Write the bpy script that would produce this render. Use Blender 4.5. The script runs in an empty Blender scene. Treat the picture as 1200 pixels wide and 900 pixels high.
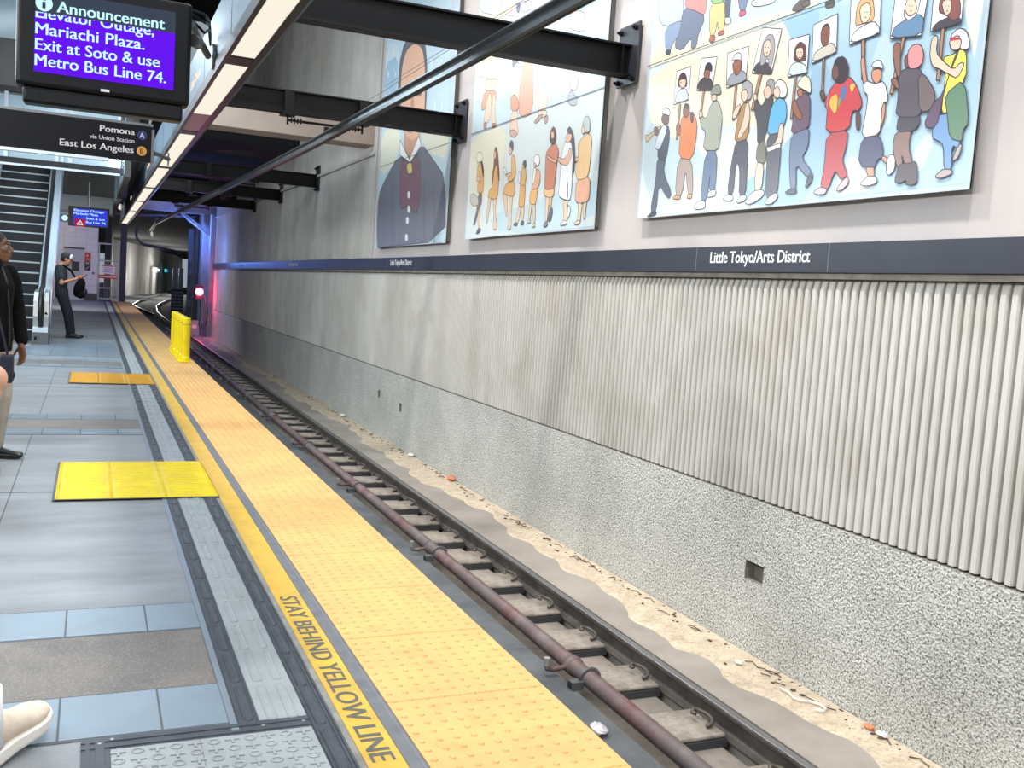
import bpy, bmesh, math, random
from mathutils import Vector, Matrix, Quaternion
random.seed(7)
sc = bpy.context.scene
col = sc.collection
V = Vector
# ------------------------------------------------------------------ materials
def lin(c):
    c = c / 255.0
    return c / 12.92 if c <= 0.04045 else ((c + 0.055) / 1.055) ** 2.4
def rgb(c, k=1.0): return (lin(c[0]) * k, lin(c[1]) * k, lin(c[2]) * k, 1.0)
MATS = {}
def mat(name, c, rough=0.6, metal=0.0, c2=None, vs=3.0, vd=4.0, lo=0.35, hi=0.65, stretch=(1, 1, 1), bump=0.0, bs=40.0, bd=0.01,
        emit=0.0, alpha=None, trans=0.0, c3=None, s3=40.0, m3=0.3, spec=0.5, coat=0.0):
    m = bpy.data.materials.new(name); m.use_nodes = True
    n = m.node_tree.nodes; l = m.node_tree.links
    b = n['Principled BSDF']
    b.inputs['Base Color'].default_value = rgb(c)
    b.inputs['Roughness'].default_value = rough
    b.inputs['Metallic'].default_value = metal
    b.inputs['Specular IOR Level'].default_value = spec
    b.inputs['Coat Weight'].default_value = coat
    if trans: b.inputs['Transmission Weight'].default_value = trans
    if alpha is not None: b.inputs['Alpha'].default_value = alpha
    if emit:
        b.inputs['Emission Color'].default_value = rgb(c); b.inputs['Emission Strength'].default_value = emit
    if c2 is not None or bump or c3 is not None:
        tc = n.new('ShaderNodeTexCoord'); mp = n.new('ShaderNodeMapping'); mp.inputs['Scale'].default_value = stretch
        l.new(tc.outputs['Object'], mp.inputs['Vector'])
    out = None
    if c2 is not None:
        nz = n.new('ShaderNodeTexNoise'); nz.inputs['Scale'].default_value = vs; nz.inputs['Detail'].default_value = vd; nz.inputs['Roughness'].default_value = 0.6
        l.new(mp.outputs['Vector'], nz.inputs['Vector'])
        mr = n.new('ShaderNodeMapRange'); mr.inputs[1].default_value = lo; mr.inputs[2].default_value = hi
        l.new(nz.outputs['Fac'], mr.inputs[0])
        mx = n.new('ShaderNodeMix'); mx.data_type = 'RGBA'
        mx.inputs[6].default_value = rgb(c); mx.inputs[7].default_value = rgb(c2)
        l.new(mr.outputs[0], mx.inputs[0]); out = mx.outputs[2]
        l.new(out, b.inputs['Base Color'])
    if c3 is not None:
        nz = n.new('ShaderNodeTexNoise'); nz.inputs['Scale'].default_value = s3; nz.inputs['Detail'].default_value = 3.0
        l.new(tc.outputs['Object'], nz.inputs['Vector'])
        mr = n.new('ShaderNodeMapRange'); mr.inputs[1].default_value = 0.5; mr.inputs[2].default_value = 0.68; mr.inputs[4].default_value = m3
        l.new(nz.outputs['Fac'], mr.inputs[0])
        mx = n.new('ShaderNodeMix'); mx.data_type = 'RGBA'
        if out is None: mx.inputs[6].default_value = rgb(c)
        else: l.new(out, mx.inputs[6])
        mx.inputs[7].default_value = rgb(c3); l.new(mr.outputs[0], mx.inputs[0])
        l.new(mx.outputs[2], b.inputs['Base Color'])
    if bump:
        nb = n.new('ShaderNodeTexNoise'); nb.inputs['Scale'].default_value = bs; nb.inputs['Detail'].default_value = 3.0
        l.new(tc.outputs['Object'], nb.inputs['Vector'])
        bp = n.new('ShaderNodeBump'); bp.inputs['Strength'].default_value = bump; bp.inputs['Distance'].default_value = bd
        l.new(nb.outputs['Fac'], bp.inputs['Height']); l.new(bp.outputs['Normal'], b.inputs['Normal'])
    MATS[name] = m
    return m
mat('concrete_floor', (148, 155, 161), 0.4, c2=(116, 119, 121), vs=1.5, vd=9, lo=.3, hi=.7, stretch=(.7, 2.4, 1), c3=(165, 166, 165), s3=120, m3=.2, bump=.08, bs=60, bd=.004)
mat('band_concrete', (120, 114, 108), 0.5, c2=(98, 94, 90), vs=4, vd=6, c3=(166, 164, 158), s3=150, m3=.4, bump=.1, bs=80, bd=.004)
mat('blue_tile', (128, 146, 160), 0.3, c2=(118, 130, 138), vs=1.3, vd=4)
mat('joint', (92, 96, 100), 0.8)
mat('dark_tactile', (74, 80, 88), 0.45, c2=(62, 67, 74), vs=8)
mat('light_tactile', (160, 167, 169), 0.4, c2=(146, 153, 155), vs=5)
mat('metal_edge', (150, 162, 174), 0.35, metal=.5)
mat('grout', (138, 138, 132), 0.8, c2=(112, 112, 106), vs=10)
mat('yellow_paint', (206, 170, 60), 0.5, c2=(190, 152, 62), vs=5, vd=8, c3=(150, 126, 60), s3=24, m3=.25)
mat('dark_line', (88, 92, 98), 0.5, c2=(102, 106, 110), vs=12)
mat('tactile_yellow', (208, 168, 102), 0.6, c2=(200, 155, 98), vs=2.2, vd=7, c3=(176, 132, 74), s3=10, m3=.28, bump=.05, bs=90, bd=.003)
mat('tactile_joint', (176, 132, 64), 0.6)
mat('mat_yellow', (232, 210, 4), 0.4, c2=(222, 194, 8), vs=5)
mat('mat_ochre', (208, 158, 40), 0.45, c2=(204, 150, 34), vs=5)
mat('lettering_grey', (84, 86, 76), 0.6)
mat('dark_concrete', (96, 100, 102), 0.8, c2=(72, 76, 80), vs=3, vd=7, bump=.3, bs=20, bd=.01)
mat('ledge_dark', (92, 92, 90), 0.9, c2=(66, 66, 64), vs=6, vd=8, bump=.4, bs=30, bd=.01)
mat('track_concrete', (150, 140, 128), 0.85, c2=(122, 114, 106), vs=2.5, vd=8, c3=(100, 92, 86), s3=14, m3=.4, bump=.25, bs=40, bd=.006)
mat('slab_concrete', (158, 150, 141), 0.85, c2=(138, 130, 122), vs=1.5, vd=7, bump=.15, bs=60, bd=.004)
mat('sand', (206, 190, 166), 0.9, c2=(180, 164, 142), vs=7, vd=9, c3=(120, 106, 92), s3=40, m3=.45, bump=.4, bs=90, bd=.006)
mat('gap_shade', (24, 24, 25), 0.9)  # near-black colour standing in for shade in gaps and hollows
mat('rail_side', (112, 106, 100), 0.6, metal=.5, c2=(86, 80, 74), vs=6, vd=6, bump=.1, bs=60, bd=.002)
mat('rail_top', (176, 176, 180), 0.3, metal=1.0)
mat('pad_concrete', (158, 149, 137), 0.8, c2=(128, 118, 108), vs=9, vd=7, c3=(100, 90, 82), s3=30, m3=.4, bump=.2, bs=60, bd=.003)
mat('rubber', (66, 66, 68), 0.7)
mat('clip_steel', (104, 96, 88), 0.55, metal=.6)
mat('pipe_maroon', (96, 87, 86), 0.55, c2=(104, 66, 66), vs=1.3, vd=5, lo=.45, hi=.65, c3=(150, 140, 134), s3=5, m3=.25)
mat('galvanised', (112, 115, 117), 0.4, metal=.6)
mat('nozzle_metal', (196, 196, 192), 0.35, metal=.7)
mat('roughcast', (226, 226, 218), 0.95, c2=(204, 204, 196), vs=.9, vd=5, c3=(56, 56, 54), s3=70, m3=.85, bump=1.0, bs=58, bd=.035)
mat('rib_concrete', (208, 206, 200), 0.8, c2=(184, 182, 174), vs=.55, vd=6, stretch=(1, 1.4, .45), c3=(168, 158, 142), s3=1.3, m3=.35, bump=.08, bs=90, bd=.004)
mat('pink_plaster', (194, 186, 181), 0.7, c2=(181, 177, 176), vs=.9, vd=5, stretch=(1, 1.2, .35))
mat('ledge_concrete', (150, 144, 134), 0.8, c2=(120, 116, 108), vs=6)
mat('sign_band', (44, 48, 58), 0.4, c2=(50, 55, 66), vs=1.2)
mat('band_seam', (120, 126, 136), 0.4)
mat('white_letters', (240, 242, 245), 0.5)
mat('mural_edge', (186, 200, 210), 0.4)
mat('mural_back', (120, 116, 106), 0.6)
mat('black_steel', (13, 12, 13), 0.5, c2=(18, 17, 18), vs=3, spec=.25)
mat('plate_steel', (60, 62, 68), 0.35, metal=.3)
mat('insulator', (48, 40, 40), 0.35)
mat('conductor', (126, 130, 134), 0.32, metal=.75)
mat('housing_dark', (40, 38, 40), 0.4, metal=.2)
mat('fascia_blue', (104, 124, 140), 0.35, metal=.35, c2=(84, 102, 118), vs=1.5, stretch=(1, .6, 1))
mat('unlit_panel_reflection', (158, 122, 118), 0.4)  # red reflection painted into the base colour
mat('black_plastic', (8, 9, 12), 0.45, spec=.2)
mat('black_gloss', (6, 7, 9), 0.35, spec=.2)
mat('sign_navy', (9, 10, 17), 0.5, spec=.2)
mat('cream_letters', (206, 204, 204), 0.5)
mat('blue_disc', (26, 34, 96), 0.5)
mat('gold_disc', (196, 142, 62), 0.5)
mat('stainless', (190, 190, 188), 0.3, metal=.85)
mat('bright_alu', (214, 226, 236), 0.35, metal=.2)
mat('pale_glass', (206, 230, 240), 0.12, c2=(186, 214, 228), vs=.6)
mat('step_black', (26, 28, 34), 0.5)
mat('step_nose', (196, 200, 202), 0.4)
mat('handrail', (22, 22, 24), 0.35)
mat('soffit_grey', (98, 96, 92), 0.8, c2=(84, 82, 80), vs=1)
mat('ceiling_dark', (30, 31, 34), 0.85, c2=(22, 23, 26), vs=1)
mat('strut_pink', (176, 156, 142), 0.7, c2=(162, 146, 134), vs=1)
mat('white_tile', (214, 210, 208), 0.3, c2=(204, 200, 198), vs=.8)
mat('tile_line', (164, 160, 158), 0.7)
mat('door_grey', (196, 194, 192), 0.5)
mat('base_dark', (64, 62, 62), 0.6)
mat('sign_red', (200, 36, 36), 0.5)
mat('sign_black', (26, 24, 24), 0.5)
mat('sign_white', (230, 224, 216), 0.5)
mat('gate_steel', (128, 128, 134), 0.4, metal=.5)
mat('tunnel_concrete', (172, 170, 165), 0.8, c2=(130, 128, 124), vs=.22, vd=6, stretch=(1, 1, .3), c3=(210, 208, 204), s3=.35, m3=.7)
mat('pier_concrete', (150, 152, 158), 0.7, c2=(130, 132, 138), vs=1)
mat('dark_iron', (40, 38, 40), 0.6)
mat('ash_skin', (110, 74, 56), 0.5, c2=(100, 66, 50), vs=8)
mat('tan_skin', (206, 148, 116), 0.5, c2=(196, 136, 106), vs=8)
mat('light_skin', (214, 164, 138), 0.5)
mat('black_cloth', (8, 9, 13), 0.95, spec=.2, c2=(5, 6, 9), vs=10, bump=.2, bs=30, bd=.006)
mat('navy_cloth', (30, 34, 50), 0.85, c2=(24, 27, 40), vs=10, bump=.2, bs=30, bd=.006)
mat('charcoal_cloth', (46, 54, 60), 0.85, bump=.2, bs=30, bd=.006)
mat('stone_cloth', (176, 168, 160), 0.85, c2=(158, 150, 142), vs=9, bump=.2, bs=25, bd=.006)
mat('white_cloth', (232, 234, 238), 0.85, bump=.15, bs=40, bd=.004)
mat('cream_knit', (226, 212, 192), 0.85, c2=(214, 198, 178), vs=30, bump=.3, bs=220, bd=.002)
mat('sole_white', (240, 236, 228), 0.6)
mat('hair_black', (22, 18, 18), 0.6)
mat('black_leather', (20, 20, 22), 0.3)
mat('lips', (120, 62, 58), 0.5)
mat('eye_white', (150, 142, 136), 0.5)
mat('cap_dark', (44, 50, 48), 0.8)
mat('litter_white', (232, 228, 222), 0.7)
mat('litter_orange', (222, 128, 92), 0.7)
mat('litter_dark', (78, 66, 58), 0.9)
mat('litter_clear', (190, 186, 190), 0.3)
mat('box_grey', (150, 152, 160), 0.5)
# light givers
def emis(name, c, s):
    m = bpy.data.materials.new(name); m.use_nodes = True
    n = m.node_tree.nodes; n.remove(n['Principled BSDF'])
    e = n.new('ShaderNodeEmission'); e.inputs['Color'].default_value = rgb(c); e.inputs['Strength'].default_value = s
    m.node_tree.links.new(e.outputs[0], n['Material Output'].inputs['Surface']); MATS[name] = m
emis('lamp_diffuser', (255, 247, 228), .97)
emis('screen_violet', (106, 26, 250), .95)
emis('screen_header', (74, 86, 104), .7)
emis('screen_text', (196, 246, 255), 1.2)
emis('screen_blue', (60, 70, 225), .9)
emis('screen_red', (190, 40, 60), .8)
emis('led_white', (235, 240, 250), .9)
emis('lit_sign', (255, 226, 196), 1.6)
emis('signal_red', (255, 60, 90), 40)
emis('tunnel_lamp', (235, 250, 250), 5)
emis('exit_green', (60, 220, 150), 1.5)
emis('exit_blue', (70, 110, 255), 1.5)
# painted art: one colour attribute, read by one material
m = bpy.data.materials.new('mural_paint'); m.use_nodes = True
ca = m.node_tree.nodes.new('ShaderNodeVertexColor'); ca.layer_name = 'paint'
bs_ = m.node_tree.nodes['Principled BSDF']; bs_.inputs['Roughness'].default_value = .32
m.node_tree.links.new(ca.outputs['Color'], bs_.inputs['Base Color']); MATS['mural_paint'] = m

# ------------------------------------------------------------------ mesh builder
class MB:
    def __init__(s): s.v = []; s.f = []; s.m = []; s.names = []
    def mi(s, name):
        if name not in s.names: s.names.append(name)
        return s.names.index(name)
    def add(s, vs, fs, m):
        k = len(s.v); i = s.mi(m)
        s.v += [tuple(v) for v in vs]
        for f in fs: s.f.append([k + a for a in f]); s.m.append(i)
        return s
    def box(s, x0, x1, y0, y1, z0, z1, m):
        return s.add([(x0, y0, z0), (x1, y0, z0), (x1, y1, z0), (x0, y1, z0), (x0, y0, z1), (x1, y0, z1), (x1, y1, z1), (x0, y1, z1)],
                     [(3, 2, 1, 0), (4, 5, 6, 7), (0, 1, 5, 4), (1, 2, 6, 5), (2, 3, 7, 6), (3, 0, 4, 7)], m)
    def quad(s, a, b, c, d, m): return s.add([a, b, c, d], [(0, 1, 2, 3)], m)
    def prism(s, poly, axis, a, b, m):
        """polygon in the two other axes, extruded from a to b along axis (0 x, 1 y, 2 z)"""
        def pt(p, t):
            if axis == 0: return (t, p[0], p[1])
            if axis == 1: return (p[0], t, p[1])
            return (p[0], p[1], t)
        n = len(poly)
        vs = [pt(p, a) for p in poly] + [pt(p, b) for p in poly]
        fs = [tuple(range(n))[::-1], tuple(range(n, 2 * n))] + [(i, (i + 1) % n, n + (i + 1) % n, n + i) for i in range(n)]
        return s.add(vs, fs, m)
    def obox(s, o, ax, ay, az, m):
        """box with corner o and three edge vectors"""
        o, ax, ay, az = V(o), V(ax), V(ay), V(az)
        c = [o, o + ax, o + ax + ay, o + ay, o + az, o + ax + az, o + ax + ay + az, o + ay + az]
        return s.add(c, [(3, 2, 1, 0), (4, 5, 6, 7), (0, 1, 5, 4), (1, 2, 6, 5), (2, 3, 7, 6), (3, 0, 4, 7)], m)
    def tube(s, pts, r, m, n=12, cap=True, flat=None, up=None):
        pts = [V(p) for p in pts]; k = len(pts)
        rs = r if isinstance(r, (list, tuple)) else [r] * k
        vs = []; prev = None
        for i, p in enumerate(pts):
            t = (pts[min(i + 1, k - 1)] - pts[max(i - 1, 0)]).normalized()
            if up is not None: a = V(up)
            elif prev is not None: a = prev
            else: a = V((0, 0, 1)) if abs(t.z) < .9 else V((1, 0, 0))
            a = (a - t * a.dot(t)).normalized(); prev = a
            b = t.cross(a)
            fl = flat if flat else 1.0
            for j in range(n):
                w = 2 * math.pi * j / n
                vs.append(p + a * (math.cos(w) * rs[i]) + b * (math.sin(w) * rs[i] * fl))
        fs = [(i * n + j, i * n + (j + 1) % n, (i + 1) * n + (j + 1) % n, (i + 1) * n + j) for i in range(k - 1) for j in range(n)]
        if cap: fs += [tuple(range(n))[::-1], tuple((k - 1) * n + j for j in range(n))]
        return s.add(vs, fs, m)
    def cyl(s, a, b, r, m, n=16): return s.tube([a, b], r, m, n)
    def ball(s, c, r, m, n=14, k=9, rot=None):
        c = V(c); r = r if isinstance(r, (list, tuple)) else (r, r, r)
        vs = []
        for i in range(k + 1):
            t = math.pi * i / k
            for j in range(n):
                w = 2 * math.pi * j / n
                q = V((math.sin(t) * math.cos(w) * r[0], math.sin(t) * math.sin(w) * r[1], math.cos(t) * r[2]))
                if rot is not None: q = rot @ q
                vs.append(c + q)
        fs = []
        for i in range(k):
            for j in range(n):
                a, b, d, e = i * n + j, i * n + (j + 1) % n, (i + 1) * n + (j + 1) % n, (i + 1) * n + j
                fs.append((a, e, d, b))
        return s.add(vs, fs, m)
    def text(s, body, o, right, up, width, height, m, bold=0.0, align=0.0, lift=0.0):
        """letters fitted into width x height (cap height) from baseline start o, reading along right"""
        base = 0.0; spread = bold * .85
        vs, fs, w, h = glyphs(body, base)
        right, up, o = V(right), V(up), V(o)
        nrm = right.cross(up)
        kx = (width / w) if width else height / h
        ky = height / h
        sh = -align * w * kx
        for i, q in enumerate((0, -spread, spread) if spread > 0 else (0,)):
            s.add([o + right * ((a + q) * kx + sh) + up * (b * ky) + nrm * (lift + i * .00025) for a, b in vs], fs, m)
        return s
    def mesh(s, name, weld=False):
        me = bpy.data.meshes.new(name); me.from_pydata(s.v, [], s.f)
        for nm in s.names: me.materials.append(MATS[nm])
        me.polygons.foreach_set('material_index', s.m)
        if weld:
            bm = bmesh.new(); bm.from_mesh(me); bmesh.ops.remove_doubles(bm, verts=bm.verts, dist=1e-5)
            bmesh.ops.recalc_face_normals(bm, faces=bm.faces); bm.to_mesh(me); bm.free()
        me.update(); return me
    def build(s, name, parent=None, bevel=0.0, smooth=False, weld=False, seg=2):
        me = s.mesh(name, weld or bevel > 0)
        o = bpy.data.objects.new(name, me); col.objects.link(o)
        if parent is not None: o.parent = parent
        if smooth:
            me.polygons.foreach_set('use_smooth', [True] * len(me.polygons))
        if bevel:
            b = o.modifiers.new('edge', 'BEVEL'); b.width = bevel; b.segments = seg; b.limit_method = 'ANGLE'; b.angle_limit = .6
        return o
GL = {}
def glyphs(body, bold=0.0):
    key = (body, bold)
    if key in GL: return GL[key]
    cu = bpy.data.curves.new('letters', 'FONT'); cu.body = body; cu.size = 1.0; cu.offset = bold; cu.resolution_u = 4
    o = bpy.data.objects.new('letters', cu); col.objects.link(o)
    dg = bpy.context.evaluated_depsgraph_get(); dg.update()
    me = bpy.data.meshes.new_from_object(o.evaluated_get(dg))
    vs = [(v.co.x, v.co.y) for v in me.vertices]; fs = [tuple(p.vertices) for p in me.polygons]
    x0 = min(v[0] for v in vs)
    vs = [(a - x0, b) for a, b in vs]; w = max(v[0] for v in vs)
    bpy.data.objects.remove(o); bpy.data.curves.remove(cu); bpy.data.meshes.remove(me)
    GL[key] = (vs, fs, w, 0.73)
    return GL[key]
def tag(o, label, cat, group=None, kind=None):
    o['label'] = label; o['category'] = cat
    if group: o['group'] = group
    if kind: o['kind'] = kind
    return o
def thing(name, label, cat, loc=(0, 0, 0), rz=0.0, group=None, kind=None):
    o = bpy.data.objects.new(name, None); col.objects.link(o); o.empty_display_size = .1
    o.location = loc; o.rotation_euler = (0, 0, rz)
    return tag(o, label, cat, group, kind)
def struct(o, label, cat): return tag(o, label, cat, kind='structure')
def copy_tree(o, parent=None):
    c = o.copy(); col.objects.link(c)
    if parent is not None: c.parent = parent
    for ch in list(o.children): copy_tree(ch, c)
    return c
ORD = 'first second third fourth fifth sixth seventh eighth ninth tenth eleventh twelfth thirteenth fourteenth fifteenth sixteenth seventeenth eighteenth nineteenth twentieth'.split()
TENS = {2: 'twenty', 3: 'thirty', 4: 'forty', 5: 'fifty'}
TENTH = {20: 'twentieth', 30: 'thirtieth', 40: 'fortieth', 50: 'fiftieth'}
def ordinal(n):
    if n <= 20: return ORD[n - 1]
    return TENTH[n] if n % 10 == 0 else TENS[n // 10] + '-' + ORD[n % 10 - 1]
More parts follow.
